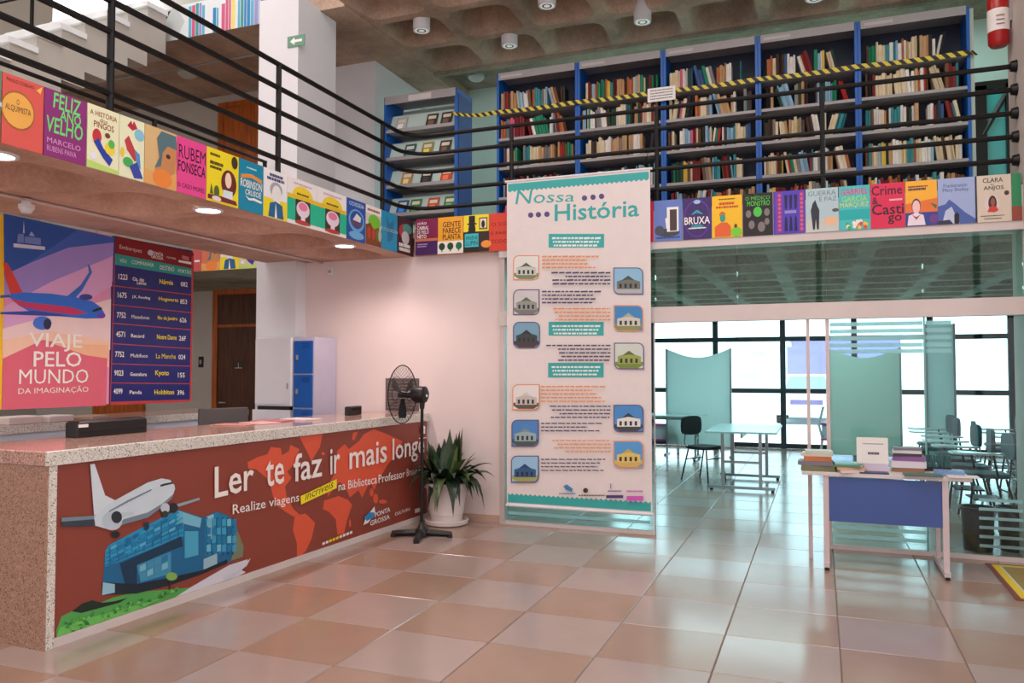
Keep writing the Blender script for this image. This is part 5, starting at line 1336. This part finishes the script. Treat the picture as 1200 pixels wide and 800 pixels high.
# smoke detector on the conduit
sm = thing('smoke_detector', 'white dome detector hanging from the bridge conduit at the left', 'detector', (-5.02, pX(31, 238, -5.02).y, 2.56))
MB().lathe((0, 0, 0), [(0.0, 0.0), (0.03, 0.004), (0.045, 0.03), (0.05, 0.035), (0.05, 0.06), (0.03, 0.065), (0.03, 0.083)], 16).build('dome', WHITE, sm, True)
MB().box(-0.035, 0.035, -0.035, 0.035, 0.083, 0.0985).build('mount', ALU, sm)

# ================================================================== LAMPS
GLOW = mat('lamp_glow', S(255, 240, 230), 0.5, emit=((1.0, 0.88, 0.80, 1), 9.0))
dlab = ['recessed round downlight under the bridge at the left edge', 'recessed round downlight under the bridge above the departures board', 'recessed round downlight under the bridge nearest the pink wall']
for k, (px, py) in enumerate(((2, 180), (250, 245), (395, 288))):
    q = pZ(px, py, ZS)
    dl = thing('downlight', dlab[k], 'light', (-4.16, q.y, ZS-0.012), 0, 'downlights under the bridge')
    MB().lathe((0, 0, 0), [(0.085, 0.0), (0.105, 0.0), (0.108, 0.011), (0.085, 0.011)], 24, caps=False).build('ring', WHITE, dl, True)
    MB().lathe((0, 0, 0), [(0.0, 0.003), (0.085, 0.003)], 24, caps=False).build('diffuser', GLOW, dl)
    l = lamp('downlight_bulb', 'SPOT', (-4.16, q.y, ZS-0.03), 34, (1.0, 0.80, 0.75), 0.06, spot=2.7)
for k, (px, py) in enumerate(((494, 32), (597, 50), (753, 22), (641, 3), (955, -5))):
    q = pZ(px, py+4, 5.48)
    cl = thing('ceiling_spot', f'white cylinder spotlight on the waffle ceiling, {["leftmost", "second", "fourth", "third", "rightmost"][k]} from the column', 'light', (q.x, q.y, 5.48), 0, 'cylinder ceiling spotlights')
    MB().lathe((0, 0, 0), [(0.09, 0.0), (0.1, 0.0), (0.1, 0.30), (0.09, 0.305)], 20).build('body', WHITE, cl, True)
    MB().lathe((0, 0, -0.001), [(0.0, 0.0), (0.082, 0.0)], 20, caps=False).build('lens', mat('lamp_lens', S(190, 190, 184), 0.25, emit=((1, 0.98, 0.94, 1), 0.25)), cl)
    MB().lathe((0, 0, -0.0015), [(0.036, 0.0), (0.055, 0.0)], 16, caps=False).build('reflector', BLACKP, cl)
q = pZ(558, 88, 5.75)
ml = thing('ceiling_dome_light', 'round white dome light above the gap between the racks', 'light', (q.x, q.y, 5.66))
MB().lathe((0, 0, 0), [(0.0, 0.0), (0.08, 0.012), (0.12, 0.05), (0.12, 0.089)], 20).build('dome', mat('opal', S(190, 200, 198), 0.4), ml, True)
q = pZ(220, 84, 5.58)
ml = thing('ceiling_dome_light', 'round white dome light under the upper floor beside the staircase', 'light', (q.x, q.y, 5.49))
MB().lathe((0, 0, 0), [(0.0, 0.0), (0.08, 0.012), (0.13, 0.05), (0.13, 0.089)], 20).build('dome', mat('opal', S(190, 200, 198), 0.4), ml, True)

# ================================================================== DESK with the blue panel in front of the glass
dx0, dx1 = 0.03, 0.83
dk = thing('display_desk', 'small white framed desk with a blue front panel before the glass', 'desk', (0, 6.5, 0))
FR = mat('desk_frame', S(206, 192, 194), 0.4, var=0.03)
MB().bbox(-0.14, 1.0, -0.03, 0.52, 0.70, 0.728, 0.004).build('top', mat('desk_laminate', S(214, 206, 206), 0.4, var=0.03), dk)
for x in (dx0, dx1):
    MB().box(x-0.02, x+0.02, -0.02, 0.02, 0.05, 0.70).build('leg', FR, dk)
    MB().box(x-0.015, x+0.015, 0.40, 0.43, 0.05, 0.70).build('leg', FR, dk)
    ft = MB().box(x-0.02, x+0.02, -0.06, 0.55, 0.02, 0.055).build('foot', FR, dk)
    for y in (-0.05, 0.53): MB().tube([(x, y, 0), (x, y, 0.022)], 0.016, 8).build('foot_cap', RUBBER, ft)
MB().box(dx0+0.02, dx1-0.02, -0.012, 0.008, 0.36, 0.69).build('front_panel', mat('blue_panel', S(62, 88, 152), 0.35, var=0.06, scale=2), dk)
MB().box(-0.10, -0.07, 0.32, 0.35, 0, 0.70).build('leg', FR, dk)
DTOP = 0.729
def flatbook(x, y, z, sx, sy, sz, rz, c, label, spine=None):
    t = thing('book', label, 'book', (x, y, z), rz, 'books on the display desk')
    cm_ = flat(c)
    MB().box(-sx/2, sx/2, -sy/2, sy/2, 0, 0.003).build('back_cover', cm_, t); MB().box(-sx/2, sx/2, -sy/2, sy/2, sz-0.003, sz).build('front_cover', cm_, t)
    MB().box(-sx/2, sx/2, -sy/2, -sy/2+0.003, 0.003, sz-0.003).build('spine', flat(spine or c), t)
    MB().box(-sx/2+0.004, sx/2-0.004, -sy/2+0.003, sy/2-0.004, 0.003, sz-0.003).build('page_block', PAPER, t)
    return t
def pile(px, y, specs):
    z = DTOP
    x = pY(px, 555, y).x
    for (dx, sx, sy, sz, rz, c, lab) in specs:
        flatbook(x+dx, y, z, sx, sy, sz, rz, c, lab); z += sz+0.0008
pile(958, 6.58, [(0, 0.24, 0.17, 0.042, 0.05, (116, 120, 84), 'olive hardback at the bottom of the left pile on the desk'), (-0.01, 0.25, 0.18, 0.03, -0.06, (120, 118, 134), 'grey book in the left pile on the desk'),
               (0.0, 0.20, 0.16, 0.036, 0.04, (196, 116, 66), 'orange brown book in the left pile on the desk'), (0.0, 0.22, 0.16, 0.022, -0.1, (206, 200, 190), 'pale book second from the top of the left pile on the desk'), (0.01, 0.19, 0.14, 0.02, 0.1, (196, 206, 190), 'pale green book on top of the left pile on the desk')])
pile(994, 6.56, [(0, 0.17, 0.2, 0.022, 0.3, (222, 200, 200), 'pink white paperback lying flat beside the left pile'), (0.01, 0.21, 0.17, 0.014, 0.2, (206, 170, 124), 'tan book lying under the green book'), (0.0, 0.2, 0.16, 0.018, -0.2, (96, 134, 106), 'green book left of the white sign'), (-0.02, 0.16, 0.12, 0.014, 0.1, (140, 200, 200), 'small aqua book on the green book')])
pile(1024, 6.52, [(0, 0.2, 0.10, 0.01, 0.02, (58, 70, 110), 'dark blue book lying flat before the white sign')])
pile(1063, 6.77, [(0, 0.22, 0.17, 0.03, 0.0, (150, 110, 80), 'brown book at the bottom of the pile right of the sign'), (0, 0.24, 0.18, 0.05, 0.05, (214, 210, 220), 'thick white book in the pile right of the sign'), (0.01, 0.22, 0.17, 0.035, -0.05, (140, 90, 150), 'purple book in the pile right of the sign'),
               (-0.01, 0.2, 0.17, 0.02, 0.08, (60, 60, 66), 'black book in the pile right of the sign'), (0, 0.2, 0.16, 0.022, -0.1, (214, 214, 212), 'white book near the top of the pile right of the sign'), (0.0, 0.19, 0.15, 0.018, 0.05, (120, 116, 130), 'grey book on top of the pile right of the sign')])
pile(1081, 6.5, [(0, 0.25, 0.14, 0.012, 0.02, (80, 112, 102), 'dark green book lying flat on the right of the desk')])
pile(1112, 6.62, [(0, 0.2, 0.16, 0.03, -0.1, (120, 150, 196), 'blue book lying flat at the right end of the desk')])
pile(1128, 6.5, [(0, 0.2, 0.1, 0.01, 0.05, (232, 226, 220), 'white booklet at the right front corner of the desk')])
q0 = pY(1004, 543, 6.62); q1 = pY(1040.5, 513, 6.62)
sg = thing('table_sign', 'white card sign standing between the book piles on the desk', 'sign', (q0.x, 6.62, DTOP))
W = q1.x-q0.x; H = q1.z-DTOP
MB().box(0, W, 0, 0.004, 0.0, H).build('card', PAPER, sg); MB().box(0.03, W-0.03, 0.004, 0.09, 0.0, 0.012).build('base', flat((190, 150, 120)), sg)
a = Art(W, H, y=0); a.dashes(0.2, 0.8, 0.85, 0.03, (150, 150, 160), 80); a.dashes(0.36, 0.5, 0.72, 0.07, (70, 70, 84), 81); a.rect(0, 0, 1, 0.24, (206, 196, 214)); a.build(sg)
kb = thing('pencil_rack', 'dark toothed rack of small items behind the blue book', 'rack', (pY(1097, 540, 6.85).x, 6.85, DTOP))
MB().box(-0.1, 0.1, -0.03, 0.03, 0, 0.03).build('tray', BLACKP, kb)
for k in range(8): MB().box(-0.095+k*0.025, -0.08+k*0.025, -0.025, 0.025, 0.03, 0.12).build('tooth', mat('dark_teal_plastic', S(40, 84, 84), 0.5), kb)

# ---- floor mark
q = [pZ(1152, 660, 0), pZ(1196, 702, 0)]
fm = thing('floor_mat', 'brown and yellow bordered floor mat cut by the right edge', 'mat', (1.17, 6.05, 0.0))
MB().box(0, 1.0, 0, 1.05, 0.001, 0.008).build('base', flat((120, 60, 50)), fm)
MB().box(0.035, 0.965, 0.035, 1.015, 0.008, 0.009).build('yellow_band', flat((226, 196, 30)), fm)
MB().box(0.085, 0.915, 0.085, 0.965, 0.009, 0.010).build('inner_field', flat((196, 206, 208)), fm)
MB().box(0.095, 0.905, 0.095, 0.955, 0.010, 0.0105).build('rim', flat((150, 130, 70)), fm)

# ================================================================== READING ROOM
STL = mat('chair_steel', S(150, 160, 166), 0.3, metal=0.6)
PAD = mat('black_upholstery', S(16, 20, 24), 0.6, var=0.1, scale=20)
PADG = mat('grey_upholstery', S(70, 92, 100), 0.6, var=0.1, scale=20)
TAB = mat('writing_tablet', S(206, 222, 222), 0.25, var=0.03)
def pad(w_, d_, h_, n=20):
    mb = MB()
    return mb.add([], [])
def chair(name, label, padm, tablet, group):
    t = thing(name, label, 'chair', (0, 0, 0), 0, group)
    def roundpad(y0, y1, hw, z0, z1, nm):
        prof = []
        for k in range(16):
            a = 2*PI*k/16; c, s_ = math.cos(a), math.sin(a)
            prof.append((hw*math.copysign(abs(c)**0.55, c), (z0+z1)/2+(z1-z0)/2*math.copysign(abs(s_)**0.55, s_)))
        return MB().prism_xz(prof, y0, y1).build(nm, padm, t)
    # seat (front towards -y)
    mb = MB(); pts = []
    for k in range(16):
        a = 2*PI*k/16; c, s_ = math.cos(a), math.sin(a)
        pts.append((0.21*math.copysign(abs(c)**0.5, c), 0.2*math.copysign(abs(s_)**0.5, s_)))
    vs = [(x, y, 0.425) for x, y in pts]+[(x*1.03, y*1.03, 0.445) for x, y in pts]+[(x*0.93, y*0.93, 0.465) for x, y in pts]
    fs = [tuple(range(15, -1, -1)), tuple(range(32, 48))]
    for r_ in (0, 16):
        for k in range(16): fs.append((r_+k, r_+(k+1) % 16, r_+16+(k+1) % 16, r_+16+k))
    mb.add(vs, fs).build('seat', padm, t, True)
    roundpad(0.205, 0.245, 0.205, 0.60, 0.86, 'backrest')
    for s_ in (-1, 1):
        MB().tube([(s_*0.19, -0.2, 0), (s_*0.16, -0.15, 0.42)], 0.011, 6).build('leg', BLACK, t)
        MB().tube([(s_*0.2, 0.24, 0), (s_*0.17, 0.14, 0.42)], 0.011, 6).build('leg', BLACK, t)
        MB().tube([(s_*0.12, 0.12, 0.42), (s_*0.12, 0.24, 0.44), (s_*0.12, 0.25, 0.52), (s_*0.12, 0.225, 0.64)], 0.01, 6).build('back_stay', STL, t)
    MB().tube([(-0.175, -0.17, 0.3), (0.175, -0.17, 0.3)], 0.008, 6).build('stretcher', BLACK, t)
    MB().tube([(-0.18, 0.18, 0.28), (0.18, 0.18, 0.28)], 0.008, 6).build('stretcher', BLACK, t)
    if tablet:
        pts = [(0.02, -0.30), (0.10, -0.36), (0.28, -0.36), (0.33, -0.30), (0.33, 0.02), (0.28, 0.10), (0.23, 0.08), (0.21, -0.08), (0.10, -0.14)]
        n = len(pts)
        MB().add([(x, y, 0.665) for x, y in pts]+[(x, y, 0.683) for x, y in pts], [tuple(range(n-1, -1, -1)), tuple(range(n, 2*n))]+[(i, (i+1) % n, n+(i+1) % n, n+i) for i in range(n)]).build('tablet', TAB, t)
        MB().tube([(0.19, 0.05, 0.40), (0.27, 0.04, 0.45), (0.28, 0.0, 0.665)], 0.011, 6).build('tablet_arm', BLACK, t)
        MB().box(-0.17, 0.17, -0.14, 0.14, 0.2, 0.215).build('book_rack', BLACK, t)
    return t
c1_ = pZ(826, 562)
ch = chair('chair', 'black padded chair turned sideways at the grey table', PAD, False, None)
ch.location = (c1_.x, c1_.y, 0); ch.rotation_euler = (0, 0, math.radians(60))
def table(name, label, loc, rz, w_, d_, h_=0.74):
    t = thing(name, label, 'table', loc, rz, 'reading tables')
    MB().bbox(-w_/2, w_/2, -d_/2, d_/2, h_-0.025, h_, 0.005).build('top', mat('teal_laminate', S(176, 206, 208), 0.25, var=0.03), t)
    for s_ in (-1, 1):
        x = s_*(w_/2-0.14)
        for y in (-d_/2+0.2, d_/2-0.2): MB().box(x-0.015, x+0.015, y-0.02, y+0.02, 0.06, h_-0.025).build('leg', STL, t)
        f = MB().box(x-0.025, x+0.025, -d_/2+0.03, d_/2-0.03, 0.025, 0.06).build('foot', STL, t)
        for y in (-d_/2+0.06, d_/2-0.06): MB().tube([(x, y, 0), (x, y, 0.026)], 0.02, 8).build('foot_cap', RUBBER, f)
        MB().box(x-0.01, x+0.01, -d_/2+0.2, d_/2-0.2, 0.34, 0.37).build('side_rail', STL, t)
    MB().box(-w_/2+0.14, w_/2-0.14, -0.012, 0.012, h_-0.09, h_-0.04).build('apron', STL, t)
    return t
t0_ = pZ(866, 577)
table('reading_table', 'grey blue reading table with metal feet beside the black chair', (t0_.x+0.02, t0_.y+0.75, 0), PI/2-0.28+0.28, 1.5, 0.85)
t1_ = pZ(790, 540)
table('reading_table', 'pale teal reading table behind the black chair by the glass edge', (t1_.x-0.3, t1_.y+0.4, 0), 0, 1.5, 0.7)
# screens with curved tops
def screen(px0, px1, ptop, y, label, pm):
    a = pY(px0, ptop, y); b = pY(px1, ptop, y); W = b.x-a.x; H = a.z
    t = thing('partition_screen', label, 'screen', (a.x, y, 0), 0, 'partition screens in the reading room')
    n = 12; poly = [(0.03, 0.18), (W-0.03, 0.18)]+[(W-0.03-(W-0.06)*k/n, H-0.15*math.sin(PI*k/n)*(1 if W > 0.6 else 0)) for k in range(n+1)]
    MB().prism_xz(poly, -0.018, 0.018).build('panel', pm, t)
    for x in (0.0, W-0.03):
        MB().box(x, x+0.03, -0.022, 0.022, 0.03, H+0.005).build('post', STL, t); MB().box(x-0.005, x+0.035, -0.2, 0.2, 0.0, 0.03).build('foot', STL, t)
    return t
def fabric(name, c, tr=0.5):
    M = bpy.data.materials.new(name); M.use_nodes = True; nt = M.node_tree
    b = nt.nodes['Principled BSDF']; b.inputs['Base Color'].default_value = c; b.inputs['Roughness'].default_value = 0.85
    t = nt.nodes.new('ShaderNodeBsdfTranslucent'); t.inputs[0].default_value = c
    n = nt.nodes.new('ShaderNodeTexNoise'); n.inputs['Scale'].default_value = 60
    mx = nt.nodes.new('ShaderNodeMixShader'); mx.inputs[0].default_value = tr
    nt.links.new(b.outputs[0], mx.inputs[1]); nt.links.new(t.outputs[0], mx.inputs[2]); nt.links.new(mx.outputs[0], nt.nodes['Material Output'].inputs[0])
    return M
SCR = fabric('teal_screen_fabric', S(222, 238, 236)); SCR2 = fabric('green_screen_fabric', S(204, 218, 208))
screen(780, 857, 409, 14.2, 'pale teal screen with a dipped top behind the black chair', SCR)
screen(970, 1056, 408, 13.4, 'grey green screen with a dipped top behind the desk sign', SCR2)
screen(1083, 1119, 380, 13.0, 'narrow aqua screen behind the stacked chairs', SCR)
# low racks with magenta rails
def rack(px, py, w_, label):
    q = pZ(px, py)
    t = thing('low_rack', label, 'rack', (q.x, q.y, 0), 0, 'low racks with magenta rails')
    MG = mat('magenta_rail', S(206, 70, 160), 0.4)
    for x in (0, w_):
        MB().tube([(x, 0.15, 0.0), (x+0.03, 0.0, 0.25), (x-0.03, -0.03, 0.5), (x+0.05, 0.1, 0.82)], 0.022, 8).build('side_frame', WHITE, t, True)
    for z in (0.22, 0.5): MB().box(0, w_, -0.02, 0.02, z, z+0.035).build('rail', MG, t)
    MB().box(0.02, w_-0.02, 0.02, 0.04, 0.24, 0.5).build('back_sheet', mat('pale_sheet', S(206, 214, 224), 0.6), t)
    return t
rack(793, 532, -1.2, 'white bent-tube rack with magenta rails beside the banner')
rack(962, 530, 1.2, 'white bent-tube rack with magenta rails behind the desk')
# tablet chairs on the right
c0_ = chair('tablet_chair', 'grey backed tablet chair nearest the right pillar', PADG, True, 'tablet arm chairs in the reading room')
lab = []
spots = []
for ri_, (x_, y_, n) in enumerate(((2.32, 8.75, 7), (1.50, 9.25, 6), (3.15, 10.8, 6))):
    for k in range(n):
        spots.append((x_+0.05*math.sin(k*2.3+ri_), y_+0.70*k, ri_, k))
for i, (x, y, ri_, k) in enumerate(spots):
    rz = math.radians(-90+3*((i*7) % 5-2))
    nm = f'grey backed tablet chair, {ordn(k+1)} from the glass in the {["middle", "left hand", "right hand"][ri_]} row'
    if i == 0: c0_.location = (x, y, 0); c0_.rotation_euler = (0, 0, rz); c0_['label'] = nm
    else: dup(c0_, (x, y, 0), rz, nm)
# black tubs behind the glass
for k, (px, r_) in enumerate(((1147, 0.13), (1190, 0.13))):
    q = pZ(px, 645)
    tb = thing('plastic_tub', ['black ribbed plastic tub behind the right glass pane', 'black plastic tub beside the right pillar behind the glass'][k], 'tub', (q.x, max(q.y, 7.62), 0), 0, 'black tubs behind the glass')
    MB().lathe((0, 0, 0), [(0.0, 0.012), (r_*0.82, 0.0), (r_*0.84, 0.02), (r_*0.96, 0.33), (r_*1.06, 0.335), (r_*1.06, 0.36), (r_*0.93, 0.36), (r_*0.8, 0.04), (0.0, 0.03)], 22, caps=False).build('shell', BLACKP, tb, True)
    MB().lathe((0, 0, 0), [(r_*0.91, 0.14), (r_*0.94, 0.15), (r_*0.92, 0.16)], 22, caps=False).build('rib', BLACKP, tb, True)

# ================================================================== OUTSIDE
car = thing('parked_car', 'white car parked nose-on outside the window wall', 'car', (pY(945, 470, 25).x, 25, -0.13))
CW = mat('car_white', S(236, 236, 240), 0.25); DG = mat('car_glass', S(120, 130, 150), 0.1); TY_ = mat('tyre', S(40, 40, 44), 0.8)
prof = [(-0.85, 0.28), (0.85, 0.28), (0.86, 0.55), (0.84, 0.86), (0.74, 0.98), (0.60, 1.44), (0.5, 1.5), (-0.5, 1.5), (-0.60, 1.44), (-0.74, 0.98), (-0.84, 0.86), (-0.86, 0.55)]
MB().prism_xz(prof[:4]+[(0.74, 0.95), (-0.74, 0.95), (-0.84, 0.86), (-0.86, 0.55)], 0, 4.1).build('body', CW, car)
MB().add([(-0.74, 0.95, 0.95), (0.74, 0.95, 0.95), (0.74, 3.6, 0.95), (-0.74, 3.6, 0.95), (-0.56, 1.7, 1.48), (0.56, 1.7, 1.48), (0.56, 3.1, 1.48), (-0.56, 3.1, 1.48)], [(4, 5, 6, 7), (0, 1, 5, 4), (1, 2, 6, 5), (2, 3, 7, 6), (3, 0, 4, 7)]).build('cabin', CW, car)
MB().add([(-0.64, 0.985, 1.0), (0.64, 0.985, 1.0), (0.52, 1.615, 1.43), (-0.52, 1.615, 1.43)], [(0, 1, 2, 3)]).build('windscreen', DG, car)
for s_ in (-1, 1):
    for y in (0.75, 3.3): MB().tube([(s_*0.62, y, 0.3), (s_*0.87, y, 0.3)], 0.3, 18).build('wheel', TY_, car)
    MB().box(s_*0.72-0.12, s_*0.72+0.12, -0.02, 0.0, 0.66, 0.8).build('headlight', mat('headlight', S(206, 206, 226), 0.1), car)
    MB().box(s_*0.95-0.09, s_*0.95+0.09, 1.0, 1.1, 0.95, 1.08).build('mirror', CW, car)
MB().box(-0.45, 0.45, -0.02, 0.0, 0.6, 0.74).build('grille', mat('mauve_plastic', S(120, 96, 140), 0.5), car); MB().box(-0.85, 0.85, -0.05, 0.0, 0.3, 0.5).build('bumper', CW, car); MB().box(-0.25, 0.25, -0.055, -0.05, 0.4, 0.5).build('number_plate', PAPER, car)
hs = thing('street_kiosk', 'white street kiosk with printed panels outside the window wall', 'building', (pY(888, 460, 30).x, 30, -0.13))
MB().box(-0.95, 0.95, 0, 1.8, 0.0, 2.5).build('walls', mat('kiosk_white', S(232, 232, 236), 0.7, var=0.03), hs); MB().box(-1.1, 1.1, -0.15, 1.95, 2.5, 2.65).build('roof', WHITE, hs)
a = Art(1, 1, lambda x, z: (x, z), y=0); 
for (x0, z0, x1, z1) in ((-0.2, 2.0, 0.25, 2.25), (-0.7, 1.3, 0.1, 1.6), (0.35, 1.3, 0.75, 1.6)): a.rect(x0, z0, x1, z1, (190, 190, 206))
a.build(hs, 'printed_panel')
